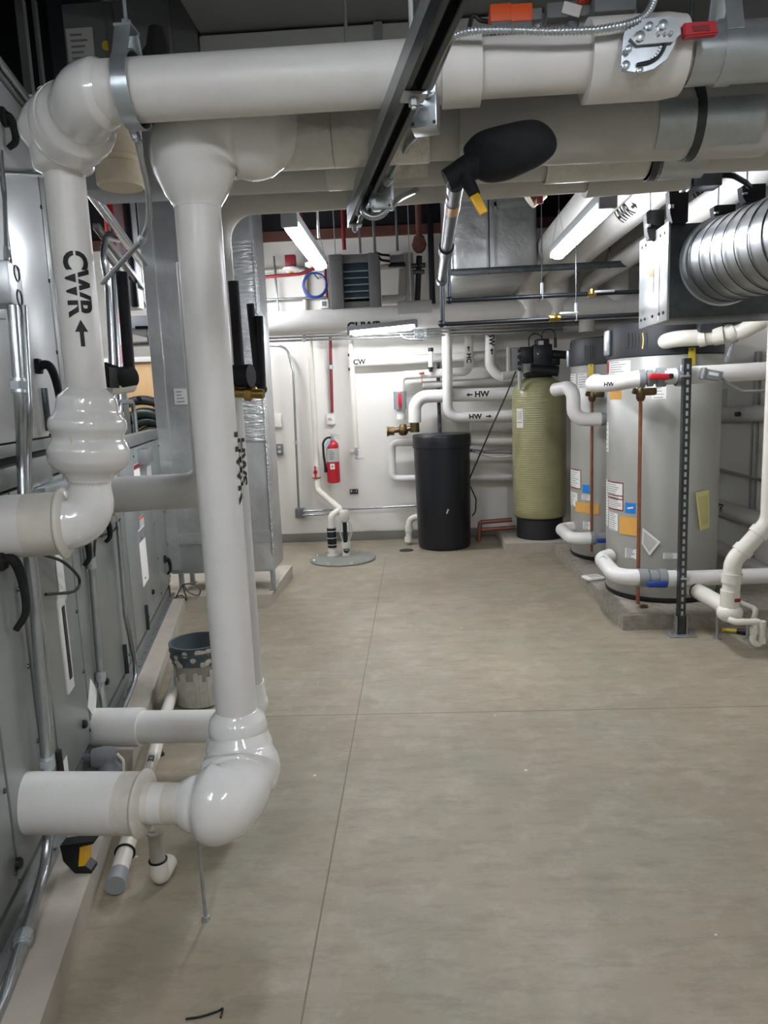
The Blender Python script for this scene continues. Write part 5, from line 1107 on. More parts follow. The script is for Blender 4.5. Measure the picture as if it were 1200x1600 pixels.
wpipe('shaded horizontal pipe under the large white back pipe, right of the risers', [(700, 518), (1010, 505)], 16, 7.75, 0, 'jacket_shaded')
# cluster above the big pipe, left
wpipe('thin white pipe high on the back wall left of the unit heater', [(400, 425), (476, 420), (477, 485)], 8, 8.06, .03, 'pvc')
wpipe('red sprinkler pipe high on the back wall left of the unit heater', [(400, 434), (470, 428), (512, 410)], 5, 7.8, .1, 'red_dark', 'sprinkler_pipe')
conduit([bw(400, 469, 8.0), bw(510, 464, 8.0)], .012, 'level conduit high on the back wall behind the blue coil', 0)
conduit([bw(428, 400, 8.02), bw(431, 440, 8.02), bw(435, 486, 8.02)], .012, 'upright conduit high on the back wall beside the alarm strobe', .1)
c = bw(454, 408, 7.9); st_ = T('alarm_strobe', 'red fire alarm box with a white strobe dome high on the back wall', 'alarm', c); g = G(); g.box(c, (.11, .08, .12), bev=.008); st_.part(g, 'red_box', 'red_dark'); g = G(); g.lathe(c-Z1*.11, [(.05, 0), (.09, .02), (.09, .04), (.06, .05)], seg=20); st_.part(g, 'dome', 'white_plastic'); g = G(); g.lathe(c-Z1*.125, [(.02, 0), (.03, .02)], seg=12); st_.part(g, 'sensor', 'amber')
c = bw(490, 414, 7.85); g = G(); g.lathe(c-Z1*.03, [(.05, 0), (.09, .02), (.09, .05), (.06, .06)], seg=20); g.box(c+V((.05, 0, -.05)), (.12, .06, .05), bev=.008); single(g, 'smoke_detector', 'white_plastic', 'white detector just left of the unit heater top', 'detector', c)
g = G(); c = bw(492, 446, 7.8); g.torus(c, .125, .011, (0, 1, 0), n=36, seg=8); g.torus(c+V((.004, -.015, .003)), .118, .009, (.1, 1, 0), n=36, seg=8); g.cyl(c+V((0, -.03, .115)), V((c.x, 8.11, c.z+.115)), .008, seg=8); single(g, 'cable_coil', 'blue', 'blue cable coil hanging on the back wall left of the unit heater', 'cable', c)
conduit([bw(508, 420, 8.07), bw(511, 465, 8.07)], .014, 'short red conduit between the blue coil and the unit heater', 0, 'red_dark')
c = bw(507, 475, 8.07); t = T('outlet_box', 'small white outlet box under the blue coil', 'box', c); g = G(); g.box(c, (.09, .05, .09), bev=.006); t.part(g, 'cover', 'white_plastic'); g = G(); g.box(c+V((0, -.027, 0)), (.05, .004, .05), bev=.003); t.part(g, 'socket', 'grey_box')
# droppers from the dark ceiling
for i, (px, py, m_, r_, lab) in enumerate(((538, 390, 'red_dark', .02, 'red sprinkler dropper from the dark ceiling above the unit heater'), (473, 390, 'red_dark', .016, 'red pipe in the dark ceiling space behind the left strip lamp'), (563, 396, 'emt', .014, 'conduit dropping behind the right side of the unit heater'), (586, 392, 'emt', .014, 'conduit dropping just right of the unit heater'), (621, 392, 'emt', .014, 'conduit dropping to the small grey box right of the unit heater'))):
    y_ = 7.7; a = bw(px, py, y_); g = G(); g.cyl(a, V((a.x+.0, y_, ZC)), r_, seg=10); single(g, 'ceiling_dropper', m_, lab, 'pipe', a)
for px, yy, zt_, lab in ((643, 7.4, 495, 'thin hanger rod holding the large white back pipe at its shield'), (498, 3.8, 372, 'thin wire dropping beside the left strip lamp')):
    a = bw(px, zt_, yy); g = G(); g.cyl(a, V((a.x, yy, ZC)), .005, seg=8); single(g, 'hanger_rod', 'galv', lab, 'hanger', a)
c = bw(620, 405, 7.6); t = T('control_box', 'small grey control box with tubes right of the unit heater', 'box', c); g = G(); g.box(c, (.14, .08, .07), bev=.006); t.part(g, 'box_body', 'grey_box'); g = G(); g.box(c-Z1*.06, (.17, .06, .03), bev=.005); t.part(g, 'manifold', 'iron'); g = G(); g.sweep(fillet([c+V((-.07, 0, .04)), c+V((-.15, 0, .05)), c+V((-.22, 0, .08))], .04, 5), .012, 8); g.sweep(fillet([c+V((-.05, 0, -.02)), c+V((-.16, 0, .0)), c+V((-.2, 0, .06))], .04, 5), .012, 8); t.part(g, 'flexible_tube', 'iron')
wpipe('white insulated pipe loop right of the unit heater', [(597, 468), (628, 467), (630, 420), (630, 398)], 13, 7.7, .05, 'jacket_shaded')
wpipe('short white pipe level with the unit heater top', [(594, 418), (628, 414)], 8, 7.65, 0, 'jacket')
wpipe('broad white vertical pipe between unit heater and black valve stem', [(636, 396), (640, 478)], 18, 7.75, 0, 'jacket_shaded')
a, b = bw(655, 400, 7.55), bw(652, 476, 7.55); g = G(); g.cyl(a, b, .028, seg=14); t = T('sprinkler_valve', 'black valve stem with a rusty red head above the large back pipe', 'valve', b); t.part(g, 'stem', 'iron')
g = G(); c = bw(655, 382, 7.55); g.lathe(c-Z1*.08, [(.03, 0), (.06, .03), (.075, .08), (.06, .12), (.05, .16)], seg=18); g.lathe(c, [(.06, 0), (.06, .06)], (0, -1, 0), 16); g.cyl(c, V((c.x, c.y, ZC)), .03, seg=12); t.part(g, 'rusty_head', 'rust_beam', label='rusty red head')
g = G(); c = bw(654, 415, 7.55); g.cyl(c-X1*.07, c+X1*.07, .025, seg=10); g.box(c-Z1*.06, (.12, .08, .04), bev=.01); t.part(g, 'yoke', 'iron_grey')
a, b = bw(678, 385, 7.7), bw(676, 476, 7.7); g = G(); g.box((b.x, 7.7, (b.z+ZC)/2), (.06, .05, ZC-b.z), bev=.004); single(g, 'strut_post', 'iron', 'black upright strut right of the rusty valve head', 'strut', b)
# ---- things seen through the gap on the far left
yl = 7.2
cb = bw(232, 640, yl); t = T('plywood_cabinet', 'pale plywood cabinet side seen through the gap beside the foil duct', 'cabinet', V((cb.x, yl+.2, 0)))
z0_, z1_ = .6, onY(225, 565, yl).z
g = G(); g.box((cb.x-.1, yl+.25, (z0_+z1_)/2), (.95, .5, z1_-z0_), bev=.006); t.part(g, 'plywood_side', 'wood')
g = G(); g.box((cb.x-.1, yl+.24, z1_+.02), (1.0, .56, .05), bev=.006); t.part(g, 'top_trim', 'paper')
g = G(); g.box((cb.x-.1, yl+.25, z0_/2), (.9, .46, z0_)); t.part(g, 'plinth', 'black_plastic')
t = T('hose_coil', 'dark coiled hose hanging in front of the plywood cabinet', 'hose', bw(228, 665, 6.9)); c = bw(226, 690, 6.98)
for k, (R_, r_) in enumerate(((.40, .045), (.30, .05), (.24, .045), (.18, .04))):
    g = G(); g.torus(c+V((.02*k, .03*k, -.02*k)), R_, r_, (.1, 1, .05*k), n=40, seg=10); t.part(g, 'hose_turn', 'rubber' if k == 0 else 'hose')
g = G(); g.cyl(c+V((0, -.06, .42)), V((c.x, 7.21, c.z+.42)), .02, seg=10); t.part(g, 'hook', 'iron')
c = bw(218, 505, yl); t = T('metal_shelf', 'dark metal shelf box high in the gap beside the foil duct', 'shelf', c); g = G(); g.box((c.x, 7.6, c.z), (.5, 1.0, .12), bev=.006); t.part(g, 'shelf_box', 'grey_box'); g = G(); g.box(c+V((.0, 0, -.2)), (.5, .2, .03), bev=.004); g.box(c+V((.1, -.02, -.13)), (.05, .05, .16), bev=.01); t.part(g, 'bracket', 'black_plastic')
c = bw(187, 550, 6.6); t = T('poster_board', 'bright white and pink board glimpsed behind the tall foam sleeve', 'board', c); g = G(); g.box(c, (.12, .02, .55), bev=.003); t.part(g, 'board', 'paper'); g = G(); g.box((c.x, 6.63, c.z/2+.1), (.04, .03, c.z+.2)); t.part(g, 'stand_post', 'galv'); g = G(); g.box(c+V((0, -.0115, -.02)), (.10, .002, .16)); g.box(c+V((0, -.0115, .3)), (.10, .002, .1)); t.part(g, 'pink_panel', 'red_pale')
g = G(); a = bw(168, 300, 6.0); b = bw(171, 348, 6.0); g.cyl(a+Z1*.6, b-Z1*.2, .04, seg=14); single(g, 'sprinkler_pipe', 'red', 'red vertical pipe seen between the stencilled riser and the foil duct', 'pipe', b)
g = G(); a, b = bw(203, 300, 6.3), bw(212, 480, 6.3); g.box((b.x, 6.3, (b.z+ZC)/2), (.06, .04, ZC-b.z), bev=.01); single(g, 'black_post', 'iron', 'black post hanging behind the thin swinging conduit', 'post', b)
g = G(); a, b = bw(188, 300, 6.45), bw(196, 440, 6.45); g.box(((a+b)/2), (.17, .3, 1.2), bev=.02); single(g, 'air_duct', 'foil', 'narrow foil duct behind the black post on the far left', 'duct', b)
conduit([bw(212, 512, 5.61), bw(250, 511, 5.61)], .012, 'dark rail crossing the gap beside the foil duct', 0, m='iron')
# small things on top of the far lower unit
a = ap(196, 625, -.2)
conduit([ap(186, 680, -.05), ap(186, 628, -.05), ap(208, 628, -.05), ap(214, 690, -.05)], .016, 'conduit hoop standing on the far end of the left unit', .08)
c = ap(226, 712, .03); R = AR; g = G(); g.box(c, (.28, .06, .10), R, .005); single(g, 'terminal_box', 'galv', 'grey terminal box at the top of the far end of the left unit', 'box', c)
c = ap(262, 955, .03); t = T('wire_coil', 'loose dark wire coil lying on the pad end beside the far door handle', 'wire', c)
g = G(); P = [(262, 900), (266, 930), (272, 938), (285, 915), (300, 913), (312, 920), (310, 930), (296, 926), (285, 913), (292, 938), (283, 930), (268, 938), (262, 945)]
g.sweep(smooth([onY(x, y, 5.48) for x, y in P], 6), .005, 6); t.part(g, 'wire', 'bronze')
# ================================================================== water heaters on the right
HR = .384
def water_heater(cx, cy, label):
    t = T('water_heater', label, 'water heater', (cx, cy, .1), 'tall grey water heaters'); b = V((cx, cy, .1))
    g = G(); g.lathe(b, [(HR-.02, 0), (HR, .01), (HR+.004, .02), (HR+.004, .035), (HR-.01, .04)], seg=72); t.part(g, 'base_ring', 'black_plastic')
    g = G(); g.lathe(b+Z1*.035, [(HR-.003, 0), (HR, .006), (HR, 1.66), (HR-.004, 1.665)], seg=72); t.part(g, 'jacket', 'steel_white', ang=60)
    g = G(); g.lathe(b+Z1*1.70, [(HR-.006, 0), (HR+.008, .004), (HR+.010, .03), (HR+.006, .2), (HR-.002, .225), (HR-.05, .235), (0, .24)], seg=72); t.part(g, 'top_shroud', 'cap_grey', ang=50)
    return t
def wpatch(t, cx, cy, pa, pb, m, nm='sticker', par=None, lift=.0, r=HR, lab=None):
    a0, z1 = onCyl(*pa, cx, cy, r+.001); a1, z0 = onCyl(*pb, cx, cy, r+.001)
    g = G(); g.wrap(cx, cy, r+.0006+lift, a0, a1, min(z0, z1), max(z0, z1), .0012); o = t.part(g, nm, m, parent=par, label=lab); return o, (a0, a1, min(z0, z1), max(z0, z1))
def wlines(t, cx, cy, ex, n, m='print_grey', par=None, r=HR, fill=.8):
    a0, a1, z0, z1 = ex; g = G(); n = int(n*1.6)
    for k in range(n):
        z = z0+(z1-z0)*(k+.5)/n; e = a0+(a1-a0)*(.1+fill*random.uniform(.6, 1)); g.wrap(cx, cy, r+.0022, a0+(a1-a0)*.1, e, z-.0022, z+.0022, .0006, 4)
    t.part(g, 'small_print', m, parent=par)
def wframe(t, cx, cy, ex, m, par, r=HR, wd=.008):
    a0, a1, z0, z1 = ex; g = G(); da = wd/r*(1 if a1 > a0 else -1)
    for q in ((a0, a1, z0, z0+wd), (a0, a1, z1-wd, z1), (a0, a0+da, z0, z1), (a1-da, a1, z0, z1)): g.wrap(cx, cy, r+.0022, *q, .0006, 6)
    t.part(g, 'sticker_border', m, parent=par)
HX, HY = 1.775, 5.33
h1 = water_heater(HX, HY, 'nearest tall grey water heater with stickers and an orange envelope, on the pad corner')
H2X, H2Y = 1.775, 6.58
h2 = water_heater(H2X, H2Y, 'second grey water heater behind the nearest one, beside the green tank')
def dress(t, cx, cy, S, second=False):
    """S maps a point measured on the nearest heater to this heater's place in the photograph"""
    f = S
    if not second:
        o, e = wpatch(t, cx, cy, f(950, 750), f(974, 782), 'paper'); wframe(t, cx, cy, e, 'red_dark', o); wlines(t, cx, cy, e, 5, par=o)
        o, e = wpatch(t, cx, cy, f(951, 770), f(974, 799), 'paper', lift=.0004); wframe(t, cx, cy, e, 'red_dark', o); wlines(t, cx, cy, e, 5, par=o)
        o, e = wpatch(t, cx, cy, f(952, 799), f(965, 830), 'paper'); wlines(t, cx, cy, e, 5, par=o)
        o, e = wpatch(t, cx, cy, f(944, 748), f(950, 822), 'paper'); wlines(t, cx, cy, e, 10, par=o)
        o, e = wpatch(t, cx, cy, f(977, 785), f(993, 803), 'blue_sticker', lab='blue square sticker'); 
        a0, a1, z0, z1 = e; g = G(); g.wrap(cx, cy, HR+.0025, a0+(a1-a0)*.25, a0+(a1-a0)*.8, z0+(z1-z0)*.45, z0+(z1-z0)*.6, .0006, 5, .01); t.part(g, 'swoosh', 'paper', parent=o)
        o, e = wpatch(t, cx, cy, f(977, 856), f(994, 874), 'paper'); wlines(t, cx, cy, e, 5, par=o)
        o, e = wpatch(t, cx, cy, f(1036, 864), f(1058, 873), 'paper'); wlines(t, cx, cy, e, 2, par=o)
        o, e = wpatch(t, cx, cy, f(945, 567), f(952, 582), 'red'); o, e = wpatch(t, cx, cy, f(952, 566), f(985, 585), 'paper'); wlines(t, cx, cy, e, 4, par=o)
        o, e = wpatch(t, cx, cy, f(953, 606), f(971, 624), 'manila', lift=0); o, e = wpatch(t, cx, cy, f(1019, 604), f(1041, 623), 'paper'); wlines(t, cx, cy, e, 3, par=o)
        o, e = wpatch(t, cx, cy, f(942, 660), f(951, 706), 'paper'); wlines(t, cx, cy, e, 4, 'black_ink', o)
        g = G(); a0, z0 = f(1000, 0)[0], 0
    else:
        o, e = wpatch(t, cx, cy, (890, 730), (908, 765), 'paper'); wframe(t, cx, cy, e, 'red_dark', o); wlines(t, cx, cy, e, 6, par=o)
        o, e = wpatch(t, cx, cy, (890, 766), (902, 792), 'paper'); wlines(t, cx, cy, e, 5, par=o)
        o, e = wpatch(t, cx, cy, (910, 757), (921, 771), 'blue_sticker', lab='blue square sticker')
        o, e = wpatch(t, cx, cy, (909, 772), (922, 782), 'paper'); wlines(t, cx, cy, e, 3, par=o)
        o, e = wpatch(t, cx, cy, (911, 814), (923, 828), 'paper'); wlines(t, cx, cy, e, 4, par=o)
        o, e = wpatch(t, cx, cy, (884, 585), (900, 600), 'paper'); wlines(t, cx, cy, e, 3, par=o); o, e = wpatch(t, cx, cy, (903, 584), (917, 606), 'paper'); wlines(t, cx, cy, e, 4, par=o)
dress(h1, HX, HY, lambda x, y: (x, y)); dress(h2, H2X, H2Y, None, True)
def louver_slots(t, cx, cy, pxs, y0, y1, lit=None):
    for k, px in enumerate(pxs):
        a, z1 = onCyl(px, y0, cx, cy, HR+.01); _, z0 = onCyl(px, y1, cx, cy, HR+.01)
        g = G(); n_ = 6
        for j in range(n_):
            z = z0+(z1-z0)*j/n_; da = .016*math.sin(PI*(j+.5)/n_); g.wrap(cx, cy, HR+.0085, a-.012+da, a+.008+da, z, z+(z1-z0)/n_, .002, 2)
        t.part(g, 'vent_slot', 'lit_slot' if k == lit else 'black_plastic')
louver_slots(h1, HX, HY, [981, 987, 992, 997, 1004, 1010], 520, 545, 4)
louver_slots(h2, H2X, H2Y, [913, 917, 921, 925, 929], 540, 563)
def badge(t, cx, cy, px, py, s):
    a, z = onCyl(px, py, cx, cy, HR+.01); nrm = V((math.cos(a), math.sin(a), 0)); tg = V((-math.sin(a), math.cos(a), 0)); c = V((cx, cy, 0))+nrm*(HR+.02)+Z1*z; R = basis(tg, nrm, Z1)
    g = G(); g.box(c, (.075*s, .03, .16*s), R, .03*s, 4); o = t.part(g, 'display_bezel', 'zinc')
    g = G(); g.box(c+nrm*.008, (.045*s, .022, .11*s), R, .018*s, 3); t.part(g, 'display_window', 'glass_clear' if s > 1 else 'cap_grey', parent=o)
badge(h1, HX, HY, 951, 536, 1.12); badge(h2, H2X, H2Y, 888, 560, .95)
# separate items stuck on the heaters
o, e = None, None
def stuck(name, cx, cy, pa, pb, m, label, cat, r=HR+.002):
    a0, z1 = onCyl(*pa, cx, cy, r); a1, z0 = onCyl(*pb, cx, cy, r); g = G(); g.wrap(cx, cy, r, a0, a1, min(z0, z1), max(z0, z1), .006); c = V((cx+r*math.cos((a0+a1)/2), cy+r*math.sin((a0+a1)/2), min(z0, z1)))
    return single(g, name, m, label, cat, c)
stuck('envelope', HX, HY, (969, 806), (1000, 838), 'manila', 'orange manila envelope taped low on the nearest water heater', 'envelope')
stuck('envelope', H2X, H2Y, (900, 783), (936, 804), 'manila', 'orange manila envelope taped on the second water heater', 'envelope')
# tilted white booklet and yellow guide
def leaf(name, px4, cx, cy, m, label, cat, lift, n=6):
    P = []
    for px, py in px4:
        a, z = onCyl(px, py, cx, cy, HR+.003+lift); P.append(V((cx+(HR+.003+lift)*math.cos(a), cy+(HR+.003+lift)*math.sin(a), z)))
    t = T(name, label, cat, P[2]); g = G(); nrm = (P[1]-P[0]).cross(P[2]-P[0]).normalized(); 
    if nrm.y > 0: nrm = -nrm
    g.prism([p+nrm*.004 for p in P], -nrm*.004); t.part(g, 'sheet', m)
    g = G(); c = sum(P, V((0, 0, 0)))/4
    g.prism([c+(p-c)*.75+nrm*.0055 for p in P], -nrm*.001); t.part(g, 'printed_area', 'paper_grey' if m == 'paper' else 'yellow_print')
    return t
leaf('booklet', ((1004, 824), (1032, 847), (1015, 868), (1003, 850)), HX, HY, 'paper', 'white booklet in a clear sleeve tilted right of the copper pipe', 'booklet', .01)
leaf('energy_guide', ((1087, 770), (1107, 765), (1108, 824), (1094, 829)), HX, HY, 'yellow_paper', 'yellow printed energy guide sheet curling at the right of the nearest heater', 'sheet', .02)
for px0, px1, y0, y1, cx, cy, lab in ((1077, 1086, 543, 571, HX, HY, 'yellow hang tag at the top right of the nearest water heater'), (918, 929, 569, 590, H2X, H2Y, 'yellow hang tag at the top of the second water heater')):
    a, z1 = onCyl((px0+px1)/2, y0, cx, cy, HR+.02); _, z0 = onCyl((px0+px1)/2, y1, cx, cy, HR+.02); nrm = V((math.cos(a), math.sin(a), 0)); tg = V((-math.sin(a), math.cos(a), 0)); c = V((cx, cy, (z0+z1)/2))+nrm*(HR+.02)
    t = T('hang_tag', lab, 'tag', c); g = G(); g.box(c, (.05, .003, z1-z0), basis(tg, nrm, Z1), .001); t.part(g, 'card', 'yellow_tag'); g = G(); g.cyl(c+Z1*(z1-z0)*.4+nrm*.002, c+Z1*(z1-z0)*.4+nrm*.004, .006, seg=10); t.part(g, 'eyelet', 'black_plastic')
g = G(); c = onZ(928, 906, .102); g.box(c+V((0, .03, .012)), (.14, .12, .02), M3.Rotation(.3, 3, 'Z'), .004); t = T('paper_packet', 'white paper packet lying on the pad left of the nearest heater', 'paper', c); t.part(g, 'packet', 'paper'); g = G(); g.box(c+V((0.005, .03, .0235)), (.09, .08, .002), M3.Rotation(.3, 3, 'Z')); t.part(g, 'print_panel', 'paper_grey')
# copper relief pipes
def relief(px, pt, pbm, y, label):
    a, b = onY(px, pt, y), onY(px, pbm, y); b = V((a.x, y, b.z)); t = T('relief_pipe', label, 'pipe', b); g = G(); g.cyl(a, b, .0125, seg=14); t.part(g, 'tube', 'copper'); g = G(); g.lathe(a-Z1*.02, [(.02, 0), (.03, .02), (.03, .06), (.02, .09)], seg=14); g.box(a+V((.05, 0, .04)), (.10, .05, .05), bev=.012); g.cyl(a+V((-.05, 0, .05)), a+V((.02, 0, .03)), .02, seg=10); t.part(g, 'relief_valve', 'bronze'); return t
yr = HY-HR-.07
r1 = relief(1001, 622, 943, yr, 'long copper relief pipe down the front of the nearest water heater')
c = onY(1005, 948, yr); g = G(); g.cyl(c-X1*.02+Z1*.0, c+X1*.03, .016, seg=10); g.cyl(c+V((-.0, -.0, 0)), c+V((0, -.02, 0)), .02, seg=10); single(g, 'drain_cock', 'bronze', 'small bronze drain cock at the foot of the nearest water heater', 'valve', c)
relief(925, 624, 862, H2Y-HR-.06, 'copper relief pipe down the front of the second water heater')
# white supply and return pipes in front of the heaters
YP = 4.66
def P4(px, py, y=YP): return onY(px, py, y)
up = T('hot_water_pipe', 'white insulated pipe with a red valve crossing the nearest water heater at the top', 'pipe', P4(1000, 595))
a = P4(929, 600, 4.78); b = P4(1003, 592, 4.70); zz = a.z
g = G(); g.sweep(fillet([V((a.x+.1, 5.15, a.z+.02)), V((a.x+.01, 4.86, a.z)), V((a.x+.10, 4.72, a.z)), V((b.x, 4.70, b.z+.004))], .09, 8), .053, 22); up.part(g, 'elbow_jacket', 'jacket', ang=50)
g = G(); g.sweep([P4(1036, 589), P4(1066, 587)], .05, 22); g.sweep([P4(1066, 587), P4(1240, 577), V((2.745, P4(1240, 577).y, P4(1240, 577).z))], .055, 22); up.part(g, 'run_jacket', 'jacket', ang=50)
g = G(); c0, c1 = P4(998, 592, 4.69), P4(1040, 589, 4.67); d = (c1-c0).normalized(); g.cyl(c0, c1, .038, seg=18); g.cyl(c0, c0+d*.035, .057, seg=12); g.cyl(c0+d*.05, c0+d*.085, .052, seg=12); g.cyl(c1-d*.055, c1, .06, seg=8); vb = up.part(g, 'valve_body', 'grey_plastic')
g = G(); q = (c0+c1)/2+V((.02, -.07, .005)); g.box(q, (.125, .03, .038), M3.Rotation(.05, 3, 'Y'), .012, 3); up.part(g, 'valve_handle', 'red', parent=vb, label='red handle'); g = G(); g.box(q+V((.07, 0, 0)), (.03, .032, .032), None, .008); g.cyl(q, q+V((0, .07, 0)), .02, seg=10); up.part(g, 'handle_end', 'black_plastic', parent=vb)
up.part(wrap_text('HW', .036, P4(948, 598, 4.73), X1, (0, -1, -.2), .053, gap=False), 'stencil_lettering', 'black_ink')
lo = T('cold_water_pipe', 'white insulated pipe with a blue valve crossing the foot of the nearest water heater', 'pipe', P4(1000, 903))
b = P4(1004, 902); zl = b.z
g = G(); g.sweep(fillet([V((1.38, 5.22, zl+.02)), V((1.30, 5.16, zl+.015)), V((P4(972, 903).x-.03, YP+.02, zl)), V((b.x, YP, zl))], .12, 8), .053, 22); lo.part(g, 'elbow_jacket', 'jacket', ang=50)
g = G(); g.sweep([P4(1036, 904), P4(1064, 904)], .055, 22); g.sweep([P4(1064, 904), P4(1240, 898), V((2.745, P4(1240, 898).y, P4(1240, 898).z))], .05, 22); lo.part(g, 'run_jacket', 'jacket', ang=50)
g = G(); c0, c1 = P4(996, 903), P4(1040, 904); d = (c1-c0).normalized(); g.cyl(c0, c1, .045, seg=18); g.cyl(c0, c0+d*.06, .062, seg=12); g.cyl(c0+d*.07, c0+d*.12, .055, seg=18); g.cyl(c1-d*.05, c1, .064, seg=18); vb = lo.part(g, 'valve_body', 'grey_plastic')
g = G(); q = (c0+c1)/2+V((.015, -.08, -.02)); g.box(q, (.13, .03, .04), None, .012, 3); lo.part(g, 'valve_handle', 'blue', parent=vb, label='blue handle')
lo.part(wrap_text('CW', .05, V((1.30, 5.0, zl+.01)), (.1, -1, 0), (-.6, -.3, .9), .053, gap=False), 'stencil_lettering', 'black_ink')
YQ = 6.02
u2 = T('hot_water_pipe', 'white insulated pipe dropping and turning right before the second water heater', 'pipe', P4(895, 605, YQ))
g = G(); g.sweep(fillet([P4(868, 609, YQ+.25), P4(896, 604, YQ), P4(896, 656, YQ), P4(938, 655, YQ)], .1, 8), .056, 22); u2.part(g, 'pipe_jacket', 'jacket', ang=50)
g = G(); c0 = P4(938, 655, YQ); g.cyl(c0, c0+X1*.12, .045, seg=16); g.cyl(c0, c0+X1*.03, .055, seg=12); vb = u2.part(g, 'valve_body', 'grey_plastic'); g = G(); g.box(c0+V((.1, -.06, 0)), (.1, .03, .035), None, .01); u2.part(g, 'valve_handle', 'red_dark', parent=vb, label='red handle')
u2.part(wrap_text('HW', .036, P4(876, 608, YQ+.2), X1, (0, -1, -.2), .056, gap=False), 'stencil_lettering', 'black_ink')
l2 = T('cold_water_pipe', 'white insulated pipe with a blue valve at the foot of the second water heater', 'pipe', P4(900, 835, YQ)); zq = P4(923, 841, YQ).z
g = G(); g.sweep(fillet([V((1.44, 6.55, zq)), V((1.27, 6.5, zq)), V((P4(893, 838, YQ).x, YQ, zq)), V((P4(924, 841, YQ).x, YQ, zq))], .1, 8), .052, 22); l2.part(g, 'pipe_jacket', 'jacket', ang=50)
g = G(); c0 = P4(922, 841, YQ); g.cyl(c0, c0+X1*.14, .045, seg=16); g.cyl(c0, c0+X1*.04, .058, seg=12); vb = l2.part(g, 'valve_body', 'grey_plastic'); g = G(); g.box(c0+V((.09, -.07, -.01)), (.11, .03, .035), None, .01); l2.part(g, 'valve_handle', 'blue', parent=vb, label='blue handle')
# slotted strut post with base plate
sp_ = onZ(1063, 992, 0); ps = T('strut_post', 'slotted galvanised strut post standing on a floor plate before the nearest heater', 'strut', sp_)
px0 = onY(1068, 560, sp_.y); zt = px0.z
g = G()
for k in (-1, 1): g.box((sp_.x+k*.0215, sp_.y, zt/2), (.003, .043, zt))
g.box((sp_.x, sp_.y-.02, zt/2), (.043, .003, zt))
for k in (-1, 1): g.box((sp_.x+k*.016, sp_.y+.021, zt/2), (.010, .003, zt))
ps.part(g, 'channel', 'galv_dark')
g = G()
for k in range(34): g.box((sp_.x, sp_.y-.021, .15+k*(zt-.2)/33), (.014, .003, .028))
ps.part(g, 'slot_row', 'steel_white')
g = G(); g.box((sp_.x, sp_.y, .006), (.17, .12, .009), bev=.002)
for k in (-1, 1): g.box((sp_.x+k*.032, sp_.y, .07), (.006, .05, .12)); g.cyl((sp_.x+k*.06, sp_.y, .01), (sp_.x+k*.06, sp_.y, .025), .01, seg=6)
ps.part(g, 'base_plate', 'galv')
for py in (588, 903):
    c = onY(1067, py, sp_.y); g = G(); g.lathe((c.x-.018, YP, onY(1067, py, YP).z), [(.057, 0), (.057, .034), (.0605, .034), (.0605, 0)], (1, 0, 0), 28); g.box((c.x, sp_.y-.002, c.z+.05), (.03, .02, .04), bev=.004); g.cyl((c.x-.02, sp_.y-.02, c.z+.0), (c.x+.035, sp_.y-.02, c.z), .008, seg=8); ps.part(g, 'pipe_clamp', 'zinc')
# sensor on the hot pipe
c = P4(1112, 586, 4.57); t = T('pipe_sensor', 'small grey sensor box strapped on the hot pipe with a cable leaving right', 'sensor', c); R = M3.Rotation(.22, 3, 'Y'); g = G(); g.box(c, (.115, .05, .06), R, .006); g.box(c+R @ V((-.055, 0, .0)), (.018, .06, .07), R, .004); t.part(g, 'box_body', 'grey_plastic'); g = G(); g.box(c+R @ V((.0, -.0265, .006)), (.06, .002, .018), R); t.part(g, 'label_plate', 'paper'); g = G(); g.sweep(fillet([c+R @ V((.05, 0, -.005)), P4(1140, 601, 4.57), P4(1160, 612, 4.57), P4(1185, 611, 4.57), P4(1230, 609, 4.6)], .08, 6), .009, 10); t.part(g, 'cable', 'grey_plastic')
# white plastic vent: horizontal run at heater top
vt = T('vent_pipe', 'white plastic exhaust vent leaving the nearest heater top toward the right', 'pipe', P4(1050, 530, 4.9))
P = [P4(1032, 540, 5.1), P4(1042, 530, 4.9), P4(1120, 526, 4.85), P4(1160, 517, 4.75), P4(1206, 492, 4.6), P4(1260, 460, 4.5), V((2.745, 4.4, P4(1260, 460, 4.5).z+.1))]
g = G(); g.sweep(fillet(P, .12, 8), .052, 24); vt.part(g, 'pipe_run', 'pvc')
g = G()
for px, py, dx in ((1097, 528, .02), (1123, 525, .03), (1143, 520, .025), (1174, 508, .03)):
    c = P4(px, py, 4.86-(px-1097)*.0017); nx = P4(px+10, py-(2 if px < 1130 else 5), 4.86-(px-1087)*.0017); d = (nx-c).normalized(); g = G(); g.cyl(c-d*dx, c+d*dx, .0565, seg=24); vt.part(g, 'coupling', 'pvc')
g = G(); c = P4(1147, 519, 4.8); g.lathe(c-X1*.008, [(.062, 0), (.066, 0), (.066, .016), (.062, .016)], (1, -.1, .2), 24); g.cyl(c-Z1*.05, P4(1137, 560, 4.8), .014, seg=8); g.box(P4(1136, 562, 4.8), (.03, .03, .04), bev=.006); vt.part(g, 'strap_bracket', 'galv')
c = P4(1112, 511, 4.83); g = G(); g.box(c, (.17, .06, .06), bev=.004); single(g, 'equipment_box', 'iron_grey', 'dark box under the damper box above the white exhaust vent', 'box', c)
conduit([P4(1128, 505, 4.75), P4(1165, 501, 4.72), P4(1200, 487, 4.68), P4(1240, 470, 4.65)], .013, 'dark ribbed cable along the top of the white exhaust vent', .1, m='iron', name='flexible_cable', cat='cable')
